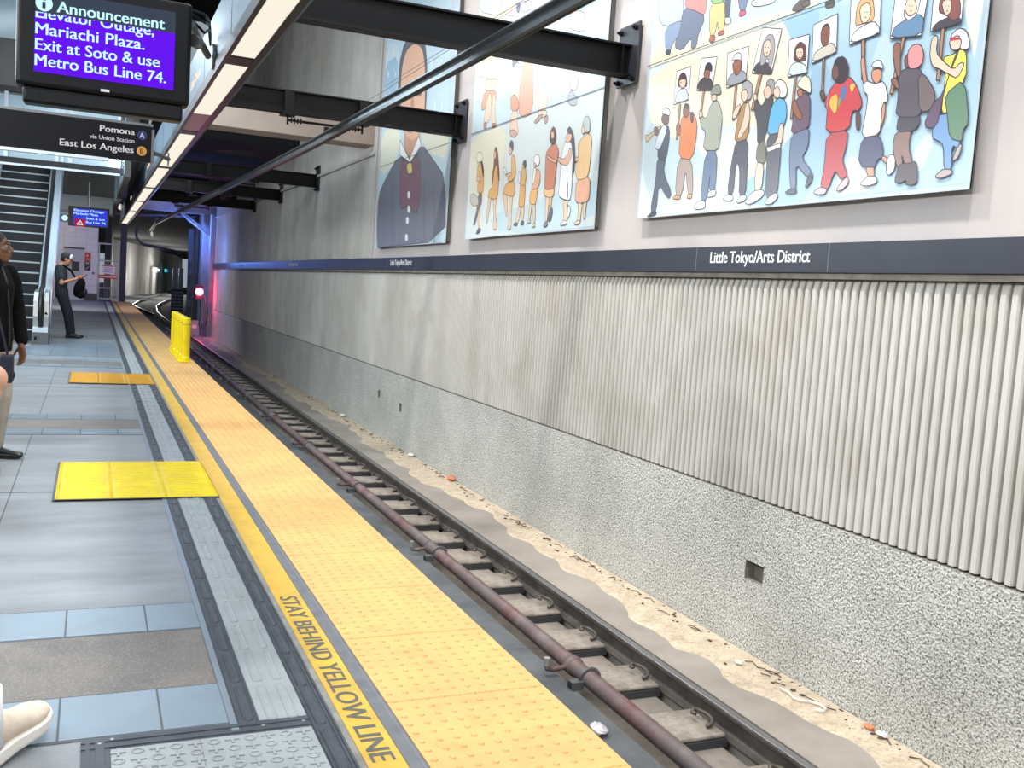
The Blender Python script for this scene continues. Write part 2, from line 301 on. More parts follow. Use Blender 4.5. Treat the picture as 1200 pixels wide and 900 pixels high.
# painted mural shapes in metres along and up the wall: colour lifted toward white for gloss haze, outlined, rounding, points
ART = {
 1: [
  ((192,214,224),0,0,[(15.916,8.1),(13.743,7.378),(13.258,2.162),(16.305,2.13),(16.911,2.13),(16.97,2.522),(16.97,8.1)]),
  ((225,224,204),0,1,[(14.831,3.867),(13.376,3.887),(13.346,3.322),(14.199,3.493)]),
  ((225,224,204),0,1,[(16.97,4.191),(15.792,4.08),(15.857,3.575),(16.97,3.331)]),
  ((204,220,227),0,1,[(16.97,5.717),(16.062,5.468),(16.274,4.853),(16.97,4.864)]),
  ((164,193,211),0,1,[(16.97,5.334),(16.205,5.357),(16.158,4.692),(16.97,4.823),(16.97,4.824)]),
  ((225,233,236),0,0,[(14.604,5.297),(14.444,5.171),(14.514,5.109),(14.502,5.191)]),
  ((225,233,236),0,0,[(16.97,5.564),(16.869,5.492),(16.963,5.423),(16.945,5.517),(16.97,5.54)]),
  ((225,233,236),0,0,[(14.458,4.954),(14.3,4.831),(14.369,4.768),(14.357,4.85)]),
  ((225,233,236),0,0,[(16.891,5.244),(16.685,5.1),(16.777,5.029),(16.76,5.123)]),
  ((225,233,236),0,0,[(14.314,4.615),(14.158,4.496),(14.226,4.432),(14.214,4.514)]),
  ((225,233,236),0,0,[(16.706,4.853),(16.503,4.714),(16.594,4.642),(16.577,4.736)]),
  ((225,233,236),0,0,[(14.171,4.281),(14.018,4.166),(14.085,4.101),(14.074,4.183)]),
  ((225,233,236),0,0,[(16.525,4.468),(16.325,4.334),(16.414,4.261),(16.398,4.354)]),
  ((225,233,236),0,0,[(14.031,3.952),(13.88,3.84),(13.946,3.774),(13.935,3.856)]),
  ((225,233,236),0,0,[(16.638,5.571),(16.437,5.426),(16.527,5.358),(16.51,5.45)]),
  ((225,233,236),0,0,[(14.129,4.907),(13.977,4.787),(14.043,4.725),(14.032,4.806)]),
  ((225,233,236),0,0,[(16.458,5.183),(16.261,5.044),(16.348,4.974),(16.333,5.066)]),
  ((225,233,236),0,0,[(13.99,4.575),(13.84,4.459),(13.905,4.396),(13.894,4.477)]),
  ((225,233,236),0,0,[(16.281,4.802),(16.087,4.667),(16.173,4.596),(16.157,4.688)]),
  ((225,233,236),0,0,[(13.852,4.248),(13.705,4.136),(13.769,4.072),(13.758,4.152)]),
  ((225,233,236),0,0,[(16.106,4.426),(15.916,4.296),(16.0,4.224),(15.985,4.315)]),
  ((225,233,236),0,0,[(13.717,3.925),(13.572,3.816),(13.635,3.751),(13.624,3.831)]),
  ((225,233,236),0,0,[(16.97,5.58),(16.914,5.54),(16.97,5.499)]),
  ((225,233,236),0,0,[(14.493,4.995),(14.334,4.871),(14.403,4.808),(14.392,4.891)]),
  ((225,233,236),0,0,[(16.936,5.291),(16.729,5.147),(16.822,5.076),(16.805,5.17)]),
  ((225,233,236),0,0,[(14.348,4.655),(14.192,4.536),(14.26,4.472),(14.248,4.554)]),
  ((225,233,236),0,0,[(16.751,4.899),(16.547,4.76),(16.638,4.687),(16.622,4.781)]),
  ((225,233,236),0,0,[(14.205,4.32),(14.051,4.204),(14.118,4.139),(14.107,4.221)]),
  ((225,233,236),0,0,[(16.568,4.513),(16.368,4.379),(16.457,4.305),(16.441,4.398)]),
  ((225,233,236),0,0,[(14.064,3.99),(13.913,3.878),(13.979,3.812),(13.968,3.893)]),
  ((225,233,236),0,0,[(16.682,5.618),(16.48,5.473),(16.57,5.405),(16.554,5.497)]),
  ((108,108,118),1,1,[(16.022,4.25),(16.133,5.156),(15.829,5.511),(15.2,5.433),(14.736,5.261),(14.534,4.773),(14.494,4.04),(15.125,3.859)]),
  ((225,180,153),1,2,[(15.993,4.945),(15.79,5.312),(15.337,5.364),(14.866,5.202),(14.647,4.858),(14.539,4.132),(14.734,3.812),(15.232,3.782),(15.801,4.127)]),
  ((204,156,134),1,1,[(15.571,4.097),(14.782,3.992),(14.7,3.633),(15.179,3.507),(15.564,3.729)]),
  ((225,180,153),0,2,[(15.857,4.413),(14.555,4.221),(14.735,3.821),(15.233,3.792),(15.768,4.123)]),
  ((164,116,112),0,0,[(15.491,4.004),(15.141,3.942),(15.166,3.918),(15.452,3.967)]),
  ((92,81,81),0,0,[(15.803,4.635),(15.451,4.606),(15.442,4.559),(15.763,4.592)]),
  ((92,81,81),0,0,[(15.102,4.523),(14.777,4.497),(14.768,4.452),(15.064,4.481)]),
  ((196,148,128),0,0,[(15.31,4.511),(15.19,4.515),(15.076,4.231),(15.353,4.257)]),
  ((123,124,134),1,1,[(16.97,3.049),(16.659,3.264),(15.838,3.643),(15.166,3.438),(14.625,3.69),(14.02,3.39),(13.4,3.077),(13.221,2.165),(16.673,2.13),(16.874,2.13),(16.97,2.519)]),
  ((134,105,115),1,1,[(15.748,3.518),(15.214,3.533),(14.683,3.544),(14.463,2.829),(14.706,2.593),(15.068,2.769),(15.627,2.727)]),
  ((238,238,236),1,0,[(15.82,3.888),(15.385,3.619),(15.21,3.51),(14.794,3.828),(14.621,3.668),(15.168,3.452),(15.771,3.636)]),
  ((222,198,134),1,1,[(15.354,3.456),(15.077,3.452),(14.999,3.275),(15.272,3.272)]),
  ((233,233,232),0,1,[(15.22,3.0),(15.08,2.99),(15.059,2.881),(15.199,2.89)]),
  ((233,233,232),0,1,[(15.176,2.77),(15.036,2.762),(15.015,2.653),(15.154,2.66)]),
  ((233,233,232),0,1,[(15.218,2.591),(15.078,2.584),(15.057,2.475),(15.197,2.48)]),
  ((233,233,232),0,1,[(15.212,2.317),(15.072,2.312),(15.051,2.203),(15.191,2.206)]),
  ((100,102,110),0,0,[(16.123,3.222),(16.089,3.219),(15.852,2.185),(15.885,2.186)]),
  ((100,102,110),0,0,[(14.398,3.084),(14.37,3.082),(14.167,2.146),(14.195,2.147)]),
  ((100,102,110),0,0,[(13.916,3.046),(13.889,3.043),(13.695,2.136),(13.722,2.136)]),
 ],
 2: [
  ((199,218,226),0,0,[(12.42,6.836),(8.904,5.602),(8.732,3.569),(12.42,3.54)]),
  ((213,224,224),0,0,[(12.42,3.524),(8.73,3.558),(8.725,2.199),(12.106,2.16),(12.42,2.16)]),
  ((227,227,208),0,1,[(12.42,3.524),(11.142,3.539),(11.293,2.836),(12.323,2.465),(12.42,3.088)]),
  ((193,215,222),0,1,[(9.996,2.544),(8.751,2.747),(8.725,2.199),(11.089,2.177),(11.699,2.435)]),
  ((217,215,190),0,1,[(12.42,5.698),(11.472,5.49),(11.418,4.104),(12.42,4.207)]),
  ((181,211,229),0,1,[(10.243,4.965),(8.813,4.647),(8.761,3.865),(9.514,3.952)]),
  ((215,208,202),0,1,[(12.42,4.615),(12.353,4.597),(12.37,4.312),(12.42,4.347)]),
  ((231,226,208),1,1,[(12.388,4.283),(12.164,4.283),(12.084,4.198),(12.157,3.989),(12.353,3.955)]),
  ((238,209,188),1,1,[(12.126,4.568),(11.621,4.438),(11.591,4.144),(11.997,4.199),(12.099,4.358)]),
  ((236,199,181),1,1,[(12.045,4.223),(11.582,4.142),(11.611,4.071),(11.797,4.022),(12.04,4.073)]),
  ((208,164,143),1,1,[(12.04,4.073),(11.599,4.001),(11.624,3.86),(11.955,3.832),(12.106,3.822),(12.134,3.906)]),
  ((235,204,181),1,1,[(11.909,4.013),(11.792,3.994),(11.759,3.679),(11.919,3.623),(12.01,3.651)]),
  ((235,204,181),1,1,[(11.752,4.003),(11.637,3.938),(11.611,3.689),(11.552,3.559),(11.718,3.565)]),
  ((193,139,127),1,1,[(12.01,3.651),(11.916,3.654),(11.884,3.571),(11.989,3.577)]),
  ((193,139,127),1,1,[(11.725,3.605),(11.578,3.593),(11.56,3.537),(11.694,3.547)]),
  ((190,213,224),0,1,[(11.6,4.434),(11.17,4.32),(11.158,3.685),(11.48,3.732)]),
  ((208,222,229),0,1,[(11.556,4.41),(11.328,4.351),(11.315,4.155),(11.466,4.122)]),
  ((226,168,146),1,1,[(10.842,4.243),(10.511,4.154),(10.439,3.553),(10.724,3.536),(10.888,3.646)]),
  ((236,208,188),1,1,[(11.15,4.273),(10.84,4.228),(10.833,4.012),(10.932,3.797),(10.85,3.64),(11.111,3.678),(11.141,3.86),(11.099,4.058)]),
  ((121,127,137),1,1,[(11.168,4.313),(10.909,4.205),(11.025,4.242),(11.147,4.184)]),
  ((217,157,134),1,1,[(11.139,3.844),(11.018,3.869),(10.868,3.744),(10.888,3.646),(11.111,3.678)]),
  ((235,204,184),1,1,[(11.087,3.675),(10.869,3.643),(10.898,3.488),(10.806,3.374),(10.949,3.348),(11.106,3.426)]),
  ((208,175,157),1,1,[(11.109,3.442),(10.964,3.438),(10.849,3.372),(10.947,3.333),(11.087,3.38)]),
  ((224,226,227),0,1,[(10.528,4.155),(10.062,4.039),(10.016,3.519),(10.411,3.549)]),
  ((236,208,195),1,1,[(10.456,4.134),(10.078,4.035),(10.066,3.77),(10.058,3.526),(10.311,3.562),(10.333,3.814)]),
  ((236,202,184),1,1,[(10.313,3.569),(10.05,3.531),(10.08,3.461),(10.263,3.472)]),
  ((184,157,150),1,1,[(10.395,3.456),(10.236,3.51),(10.135,3.496),(10.257,3.437),(10.356,3.423)]),
  ((184,157,150),1,1,[(10.128,3.454),(10.029,3.481),(10.003,3.403),(10.083,3.379)]),
  ((235,202,191),1,1,[(9.613,3.923),(9.327,3.851),(9.318,3.634),(9.497,3.657),(9.534,3.76)]),
  ((181,184,191),1,1,[(9.51,3.646),(9.448,3.658),(9.403,3.597),(9.312,3.557),(9.324,3.476),(9.471,3.494),(9.55,3.566)]),
  ((235,206,202),1,1,[(9.588,4.497),(9.324,4.447),(9.236,4.308),(9.242,4.208),(9.612,4.316),(9.619,4.433)]),
  ((199,215,226),0,1,[(9.246,4.385),(9.02,4.235),(9.144,4.177),(9.245,4.208)]),
  ((238,217,208),1,1,[(11.071,4.953),(10.702,4.891),(10.616,4.787),(10.934,4.791)]),
  ((112,121,157),1,1,[(11.126,4.952),(11.032,4.943),(11.048,4.818),(11.13,4.866)]),
  ((236,209,190),1,1,[(11.632,5.209),(11.168,5.092),(11.12,4.805),(11.54,4.902)]),
  ((190,202,211),1,1,[(12.42,5.376),(11.69,5.194),(11.61,4.964),(11.771,4.959),(12.42,5.161)]),
  ((227,199,166),1,1,[(12.06,2.713),(11.939,2.723),(11.938,2.484),(11.884,2.288),(11.966,2.291),(12.011,2.487)]),
  ((109,110,121),1,1,[(12.037,2.225),(11.966,2.291),(11.863,2.287),(11.856,2.245),(11.984,2.215)]),
  ((130,127,130),1,1,[(12.025,2.747),(11.891,2.738),(11.889,2.61),(11.969,2.541),(12.078,2.342),(12.161,2.334),(12.052,2.545)]),
  ((202,199,193),1,1,[(12.337,2.731),(12.206,2.769),(12.036,2.692),(11.999,2.598),(12.184,2.586),(12.313,2.654)]),
  ((222,177,123),1,1,[(12.131,3.117),(11.961,3.137),(11.879,3.011),(11.854,2.754),(11.983,2.737),(12.081,2.77),(12.072,2.899),(12.124,2.958)]),
  ((227,190,164),1,1,[(12.145,2.96),(11.982,2.965),(11.951,2.907),(12.114,2.902)]),
  ((82,80,83),1,1,[(12.018,3.17),(11.942,3.144),(11.879,3.011),(11.896,2.939),(11.97,3.074)]),
  ((227,190,164),1,1,[(12.155,3.193),(12.061,3.184),(12.048,3.109),(12.109,3.109)]),
  ((236,233,217),1,1,[(12.181,3.223),(12.15,3.285),(12.048,3.287),(11.979,3.239),(11.947,3.172),(12.024,3.149),(12.15,3.165)]),
  ((227,199,166),1,1,[(11.518,2.677),(11.375,2.667),(11.401,2.492),(11.295,2.257),(11.444,2.245),(11.436,2.423)]),
  ((227,199,166),1,1,[(11.658,2.704),(11.557,2.679),(11.604,2.503),(11.644,2.342),(11.693,2.341),(11.676,2.525)]),
  ((222,177,123),1,1,[(11.574,3.002),(11.474,3.134),(11.376,3.054),(11.346,2.876),(11.343,2.644),(11.511,2.637),(11.693,2.681),(11.648,2.757),(11.54,2.803),(11.607,2.969)]),
  ((132,101,92),1,1,[(11.563,3.267),(11.502,3.299),(11.429,3.199),(11.315,2.859),(11.361,2.856),(11.439,3.095),(11.526,2.997),(11.54,2.856),(11.569,2.858),(11.548,3.07)]),
  ((227,190,164),1,1,[(11.576,3.233),(11.522,3.252),(11.48,3.17),(11.529,3.129),(11.576,3.18)]),
  ((227,199,166),1,1,[(11.173,2.723),(11.037,2.662),(11.028,2.506),(10.976,2.409),(11.036,2.393),(11.116,2.546),(11.191,2.672)]),
  ((227,199,166),1,1,[(10.983,2.658),(10.863,2.667),(10.881,2.464),(10.852,2.241),(10.973,2.232),(10.925,2.364)]),
  ((222,177,123),1,1,[(11.161,2.757),(11.062,2.81),(10.845,2.818),(10.811,2.663),(10.865,2.626),(11.036,2.658),(11.166,2.684)]),
  ((226,184,121),1,1,[(10.997,3.103),(10.918,3.145),(10.842,3.003),(10.825,2.85),(10.983,2.812),(11.058,2.835),(11.033,2.901),(10.95,2.928)]),
  ((227,190,164),1,1,[(11.124,2.909),(11.003,2.93),(10.93,2.909),(10.986,2.88),(11.091,2.875)]),
  ((238,238,236),1,1,[(11.239,3.003),(11.186,3.011),(11.09,2.924),(11.142,2.914)]),
  ((105,112,127),1,1,[(11.086,3.266),(11.034,3.321),(10.968,3.29),(10.946,3.213),(10.976,3.182),(11.036,3.229)]),
  ((227,190,164),1,1,[(11.092,3.246),(11.03,3.242),(10.975,3.179),(11.02,3.136),(11.078,3.162)]),
  ((227,199,166),1,1,[(10.682,2.504),(10.596,2.489),(10.648,2.301),(10.732,2.296)]),
  ((227,199,166),1,1,[(10.581,2.498),(10.505,2.49),(10.5,2.312),(10.558,2.314)]),
  ((109,110,121),1,1,[(10.807,2.287),(10.735,2.318),(10.673,2.302),(10.685,2.269)]),
  ((109,110,121),1,1,[(10.594,2.282),(10.552,2.33),(10.484,2.317),(10.493,2.272)]),
  ((217,172,116),1,1,[(10.665,2.753),(10.52,2.775),(10.498,2.543),(10.521,2.485),(10.681,2.5),(10.668,2.62)]),
  ((222,177,123),1,1,[(10.648,2.951),(10.548,2.942),(10.506,2.84),(10.523,2.742),(10.646,2.738),(10.688,2.788),(10.628,2.833)]),
  ((238,238,236),1,1,[(10.759,2.911),(10.71,2.92),(10.66,2.776),(10.71,2.77)]),
  ((100,101,109),1,1,[(10.637,2.983),(10.612,3.03),(10.538,3.03),(10.526,2.956),(10.572,2.937)]),
  ((227,190,164),1,1,[(10.646,2.987),(10.605,2.987),(10.588,2.939),(10.63,2.939)]),
  ((227,199,166),1,1,[(10.359,2.534),(10.284,2.513),(10.315,2.32),(10.361,2.306)]),
  ((227,199,166),1,1,[(10.26,2.512),(10.188,2.504),(10.167,2.281),(10.211,2.267)]),
  ((227,199,166),1,1,[(10.385,2.307),(10.301,2.332),(10.28,2.302),(10.357,2.286)]),
  ((227,199,166),1,1,[(10.24,2.252),(10.184,2.288),(10.147,2.255),(10.206,2.234)]),
  ((229,184,123),1,1,[(10.32,2.686),(10.151,2.698),(10.168,2.571),(10.193,2.485),(10.374,2.529),(10.364,2.616)]),
  ((227,181,157),1,1,[(10.295,2.822),(10.201,2.91),(10.115,2.854),(10.109,2.726),(10.177,2.671),(10.301,2.667),(10.319,2.726),(10.261,2.754)]),
  ((238,236,233),1,1,[(10.296,2.918),(10.225,2.912),(10.271,2.723),(10.322,2.743)]),
  ((238,238,236),1,1,[(10.325,3.002),(10.281,3.068),(10.186,3.055),(10.144,2.984),(10.187,2.921),(10.28,2.962)]),
  ((227,190,164),1,1,[(10.311,2.965),(10.265,2.97),(10.241,2.92),(10.287,2.914)]),
  ((227,199,166),1,1,[(9.925,2.571),(9.813,2.557),(9.84,2.409),(9.841,2.283),(9.894,2.286),(9.902,2.428)]),
  ((227,199,166),1,1,[(9.836,2.565),(9.762,2.56),(9.771,2.436),(9.768,2.374),(9.805,2.376)]),
  ((130,134,141),1,1,[(9.938,2.237),(9.895,2.292),(9.826,2.28),(9.834,2.236),(9.906,2.226)]),
  ((109,110,121),1,1,[(9.837,2.299),(9.808,2.391),(9.759,2.451),(9.715,2.402),(9.748,2.295),(9.805,2.285)]),
  ((235,193,145),1,1,[(9.979,2.669),(9.715,2.664),(9.724,2.548),(9.886,2.555),(9.99,2.6)]),
  ((204,141,118),1,1,[(10.004,3.048),(9.897,3.115),(9.763,3.138),(9.663,3.043),(9.695,2.939),(9.709,2.802),(9.717,2.637),(9.975,2.643),(9.982,2.826)]),
  ((227,181,157),1,1,[(9.945,3.027),(9.846,2.985),(9.695,2.939),(9.726,2.909),(9.878,2.957),(9.958,2.997)]),
  ((109,91,89),1,1,[(9.91,3.287),(9.859,3.33),(9.787,3.287),(9.762,3.177),(9.792,3.14),(9.894,3.142),(9.93,3.228)]),
  ((227,190,164),1,1,[(9.91,3.287),(9.837,3.284),(9.809,3.197),(9.872,3.19)]),
  ((175,85,82),0,0,[(9.91,3.284),(9.793,3.279),(9.791,3.263),(9.9,3.267)]),
  ((227,199,166),1,1,[(9.484,2.496),(9.366,2.488),(9.346,2.322),(9.355,2.248),(9.444,2.251),(9.427,2.356)]),
  ((238,235,231),1,1,[(9.512,2.239),(9.416,2.286),(9.338,2.268),(9.36,2.236),(9.475,2.228)]),
  ((226,226,226),1,1,[(9.352,2.443),(9.28,2.409),(9.299,2.32),(9.342,2.292)]),
  ((236,238,240),1,1,[(9.568,3.063),(9.498,3.138),(9.371,3.1),(9.307,3.034),(9.309,2.797),(9.289,2.588),(9.312,2.482),(9.451,2.506),(9.597,2.549),(9.598,2.64),(9.585,2.822),(9.593,2.96)]),
  ((227,190,164),1,1,[(9.684,2.981),(9.519,2.929),(9.422,3.002),(9.409,3.045),(9.338,3.022),(9.335,2.963),(9.413,2.863),(9.509,2.867),(9.673,2.934)]),
  ((100,91,94),1,1,[(9.501,3.243),(9.446,3.276),(9.386,3.236),(9.308,3.122),(9.257,2.925),(9.264,2.764),(9.293,2.781),(9.311,2.975),(9.405,3.149)]),
  ((227,190,164),1,1,[(9.523,3.163),(9.488,3.204),(9.372,3.189),(9.376,3.13),(9.451,3.101),(9.509,3.119)]),
  ((85,82,85),0,0,[(9.405,2.686),(9.384,2.684),(9.359,2.524),(9.379,2.525)]),
  ((227,199,166),1,1,[(9.11,2.458),(9.017,2.437),(9.035,2.307),(9.036,2.234),(9.11,2.252),(9.092,2.339)]),
  ((227,199,166),1,1,[(8.994,2.451),(8.918,2.446),(8.936,2.36),(8.935,2.274),(8.973,2.275)]),
  ((231,199,181),1,1,[(9.179,2.231),(9.112,2.267),(9.041,2.264),(9.036,2.231),(9.125,2.223)]),
  ((222,173,146),1,1,[(9.188,2.698),(8.897,2.703),(8.868,2.557),(8.881,2.449),(9.108,2.44),(9.193,2.483)]),
  ((229,195,146),1,1,[(9.214,3.067),(9.102,3.127),(8.967,3.146),(8.912,3.075),(8.908,2.932),(8.918,2.762),(8.957,2.694),(9.146,2.68),(9.221,2.745),(9.218,2.848),(9.184,2.918)]),
  ((227,190,164),1,1,[(9.263,2.926),(9.186,2.93),(9.18,2.891),(9.249,2.877)]),
  ((193,197,200),1,1,[(9.138,3.276),(9.09,3.33),(9.02,3.323),(8.975,3.24),(8.974,3.154),(9.095,3.167),(9.116,3.215)]),
  ((227,190,164),1,1,[(9.159,3.206),(9.129,3.261),(9.081,3.196),(9.087,3.154),(9.131,3.154)]),
 ],
 3: [
  ((186,213,227),0,0,[(7.9,4.38),(5.663,3.924),(5.619,3.611),(7.861,3.594),(7.9,3.988)]),
  ((182,211,226),0,0,[(5.859,4.048),(4.16,3.557),(4.16,3.488),(4.218,3.35),(5.8,3.627)]),
  ((235,226,195),0,0,[(7.868,3.803),(7.019,3.739),(5.946,3.655),(5.626,3.663),(5.619,3.614),(7.87,3.598)]),
  ((208,222,224),0,0,[(7.869,3.588),(5.618,3.604),(5.427,2.24),(7.884,2.228)]),
  ((173,202,220),0,0,[(5.799,3.624),(4.198,3.351),(4.164,2.263),(5.606,2.25)]),
  ((231,226,202),0,1,[(7.869,3.588),(6.05,3.601),(5.928,3.528),(5.827,3.105),(6.052,2.818),(7.089,2.993),(7.496,2.876),(7.856,3.162)]),
  ((193,213,218),0,1,[(7.861,3.141),(7.421,2.91),(6.763,2.712),(6.845,2.56),(7.383,2.394),(7.862,2.516)]),
  ((226,229,218),0,1,[(7.071,2.868),(6.052,2.818),(5.859,2.651),(6.266,2.434),(6.739,2.551)]),
  ((157,191,213),0,0,[(6.016,3.6),(5.617,3.601),(5.508,2.815),(5.621,3.138),(5.727,3.243),(5.887,3.431)]),
  ((157,191,213),0,1,[(5.813,2.717),(5.527,2.953),(5.427,2.24),(6.239,2.244),(6.42,2.408),(6.01,2.523)]),
  ((227,226,209),0,1,[(5.734,3.107),(5.619,3.121),(5.568,2.994),(5.619,2.848),(5.699,2.859)]),
  ((202,217,209),0,1,[(5.305,2.257),(5.231,2.417),(5.144,2.542),(5.025,2.414),(4.875,2.279)]),
  ((190,213,222),0,1,[(5.026,3.219),(4.929,3.292),(4.805,2.992),(4.834,2.598),(5.085,2.852)]),
  ((199,218,226),0,1,[(4.632,2.454),(4.534,2.592),(4.444,2.551),(4.556,2.327)]),
  ((217,222,213),0,0,[(4.35,3.333),(4.198,3.351),(4.224,2.972),(4.274,3.093)]),
  ((157,188,211),0,1,[(5.68,3.149),(5.437,3.205),(5.25,2.55),(5.469,2.37),(5.635,2.452)]),
  ((173,193,220),1,1,[(7.82,4.271),(7.434,4.173),(7.38,3.994),(7.412,3.897),(7.568,3.89),(7.739,3.954),(7.795,4.049)]),
  ((130,148,177),1,1,[(7.659,3.91),(7.395,3.914),(7.346,3.841),(7.523,3.722),(7.536,3.682),(7.627,3.694)]),
  ((85,90,103),1,1,[(7.628,3.701),(7.537,3.689),(7.539,3.647),(7.614,3.661)]),
  ((110,119,139),1,1,[(7.384,4.02),(7.162,3.932),(7.028,3.851),(7.118,3.73),(7.128,3.627),(7.213,3.628),(7.217,3.731),(7.354,3.64),(7.492,3.705),(7.402,3.833)]),
  ((222,134,128),1,1,[(7.354,4.153),(7.05,4.075),(7.029,3.859),(7.174,3.935),(7.372,4.012)]),
  ((208,186,132),1,1,[(6.988,3.96),(6.749,3.912),(6.751,3.787),(6.742,3.679),(6.831,3.688),(6.852,3.791),(6.869,3.673),(6.954,3.683)]),
  ((171,105,89),1,1,[(6.955,3.644),(6.933,3.685),(6.861,3.665),(6.863,3.626),(6.924,3.623)]),
  ((171,105,89),1,1,[(6.837,3.686),(6.743,3.685),(6.737,3.649),(6.826,3.656)]),
  ((137,173,123),1,1,[(6.978,4.057),(6.79,4.009),(6.785,3.907),(6.972,3.945)]),
  ((119,130,157),1,1,[(6.613,3.964),(6.456,3.924),(6.478,3.777),(6.556,3.788)]),
  ((220,103,121),1,1,[(6.568,3.787),(6.479,3.781),(6.468,3.744),(6.549,3.741)]),
  ((94,99,112),1,1,[(6.777,3.967),(6.691,3.946),(6.682,3.771),(6.75,3.783)]),
  ((193,193,198),1,1,[(6.764,3.786),(6.676,3.774),(6.649,3.722),(6.727,3.716)]),
  ((226,224,215),1,1,[(6.435,3.822),(6.315,3.834),(6.106,3.8),(6.121,3.746),(6.351,3.769)]),
  ((112,101,100),1,1,[(5.928,3.647),(5.818,3.702),(5.716,3.685),(5.73,3.638),(5.827,3.616)]),
  ((110,103,103),1,1,[(5.817,3.672),(5.729,3.678),(5.711,3.63),(5.791,3.635)]),
  ((110,103,103),1,1,[(5.555,3.612),(5.47,3.618),(5.452,3.561),(5.541,3.566)]),
  ((101,109,123),1,1,[(7.621,2.76),(7.468,2.744),(7.497,2.618),(7.324,2.422),(7.379,2.368),(7.558,2.532),(7.56,2.27),(7.673,2.269),(7.612,2.563)]),
  ((76,82,98),1,1,[(7.72,2.243),(7.58,2.293),(7.548,2.248),(7.689,2.233)]),
  ((87,92,105),1,1,[(7.615,2.749),(7.617,2.868),(7.574,2.993),(7.479,3.035),(7.434,2.944),(7.463,2.712)]),
  ((209,216,229),1,1,[(7.682,2.887),(7.598,3.018),(7.541,3.043),(7.496,3.016),(7.507,2.953),(7.589,2.822),(7.663,2.841)]),
  ((117,91,82),1,1,[(7.591,3.136),(7.485,3.127),(7.469,3.044),(7.527,3.035),(7.599,3.079)]),
  ((227,227,224),1,1,[(7.601,3.144),(7.559,3.191),(7.475,3.168),(7.457,3.102),(7.542,3.131)]),
  ((207,177,135),1,1,[(7.864,2.986),(7.826,2.91),(7.772,2.948),(7.583,3.025),(7.611,3.048),(7.794,2.981)]),
  ((117,91,82),1,1,[(7.726,3.034),(7.66,3.043),(7.615,2.966),(7.685,2.959)]),
  ((182,139,110),1,0,[(7.325,3.184),(7.297,3.18),(7.303,2.883),(7.331,2.887)]),
  ((236,236,238),1,0,[(7.408,3.479),(7.187,3.48),(7.187,3.202),(7.412,3.195)]),
  ((202,209,227),1,1,[(7.401,3.2),(7.383,3.285),(7.325,3.314),(7.24,3.308),(7.184,3.233),(7.187,3.202)]),
  ((89,71,67),1,1,[(7.368,3.342),(7.365,3.425),(7.315,3.456),(7.25,3.423),(7.216,3.32),(7.288,3.32)]),
  ((238,202,180),1,1,[(7.356,3.396),(7.253,3.393),(7.244,3.335),(7.293,3.308),(7.345,3.346)]),
  ((76,67,67),0,0,[(7.336,3.375),(7.312,3.371),(7.311,3.364),(7.335,3.368)]),
  ((76,67,67),0,0,[(7.288,3.367),(7.265,3.363),(7.264,3.356),(7.287,3.36)]),
  ((157,85,85),0,0,[(7.313,3.327),(7.274,3.323),(7.277,3.315),(7.308,3.318)]),
  ((173,159,150),1,1,[(7.274,2.714),(7.061,2.703),(6.993,2.393),(7.075,2.395),(7.139,2.628),(7.164,2.386),(7.273,2.393)]),
  ((207,159,110),1,1,[(7.316,2.373),(7.267,2.408),(7.184,2.392),(7.187,2.362)]),
  ((207,159,110),1,1,[(7.089,2.364),(7.072,2.401),(7.004,2.394),(7.014,2.358)]),
  ((157,110,90),1,1,[(7.09,2.922),(7.029,2.934),(7.026,2.76),(7.075,2.772)]),
  ((157,110,90),1,1,[(7.353,3.012),(7.289,3.02),(7.258,2.916),(7.321,2.923)]),
  ((238,136,91),1,1,[(7.278,3.05),(7.208,3.088),(7.141,3.093),(7.054,3.05),(7.011,2.932),(7.043,2.68),(7.268,2.724),(7.268,2.934)]),
  ((87,92,101),1,1,[(7.141,3.093),(7.084,3.082),(7.082,2.992),(7.117,3.007)]),
  ((141,103,87),1,1,[(7.261,3.141),(7.17,3.14),(7.143,3.083),(7.19,3.044),(7.248,3.077)]),
  ((87,78,76),1,1,[(7.26,3.137),(7.229,3.182),(7.165,3.156),(7.152,3.117),(7.215,3.138)]),
  ((182,139,110),1,0,[(6.975,3.246),(6.949,3.242),(6.973,3.014),(6.998,3.017)]),
  ((236,236,238),1,0,[(7.036,3.518),(6.811,3.487),(6.845,3.225),(7.07,3.261)]),
  ((87,80,80),1,1,[(7.067,3.263),(7.048,3.333),(6.969,3.355),(6.87,3.322),(6.83,3.266),(6.845,3.225)]),
  ((74,74,82),1,1,[(6.975,3.396),(6.969,3.451),(6.922,3.466),(6.872,3.433),(6.863,3.372),(6.928,3.412)]),
  ((157,110,90),1,1,[(6.981,3.411),(6.903,3.403),(6.887,3.345),(6.929,3.32),(6.982,3.365)]),
  ((76,67,67),0,0,[(6.971,3.387),(6.949,3.383),(6.948,3.377),(6.97,3.381)]),
  ((76,67,67),0,0,[(6.927,3.379),(6.905,3.375),(6.905,3.369),(6.926,3.373)]),
  ((157,85,85),0,0,[(6.95,3.341),(6.914,3.337),(6.916,3.33),(6.945,3.333)]),
  ((110,128,153),1,1,[(6.862,2.747),(6.698,2.737),(6.67,2.403),(6.771,2.41),(6.767,2.553),(6.789,2.321),(6.882,2.327)]),
  ((227,229,233),1,1,[(6.978,2.29),(6.883,2.337),(6.799,2.316),(6.805,2.264),(6.937,2.259)]),
  ((227,229,233),1,1,[(6.79,2.351),(6.76,2.405),(6.664,2.406),(6.673,2.355)]),
  ((168,173,159),1,1,[(6.892,2.997),(6.84,3.119),(6.739,3.133),(6.665,2.995),(6.67,2.82),(6.682,2.719),(6.905,2.747),(6.88,2.895),(6.95,2.934),(6.987,3.016),(6.946,3.03)]),
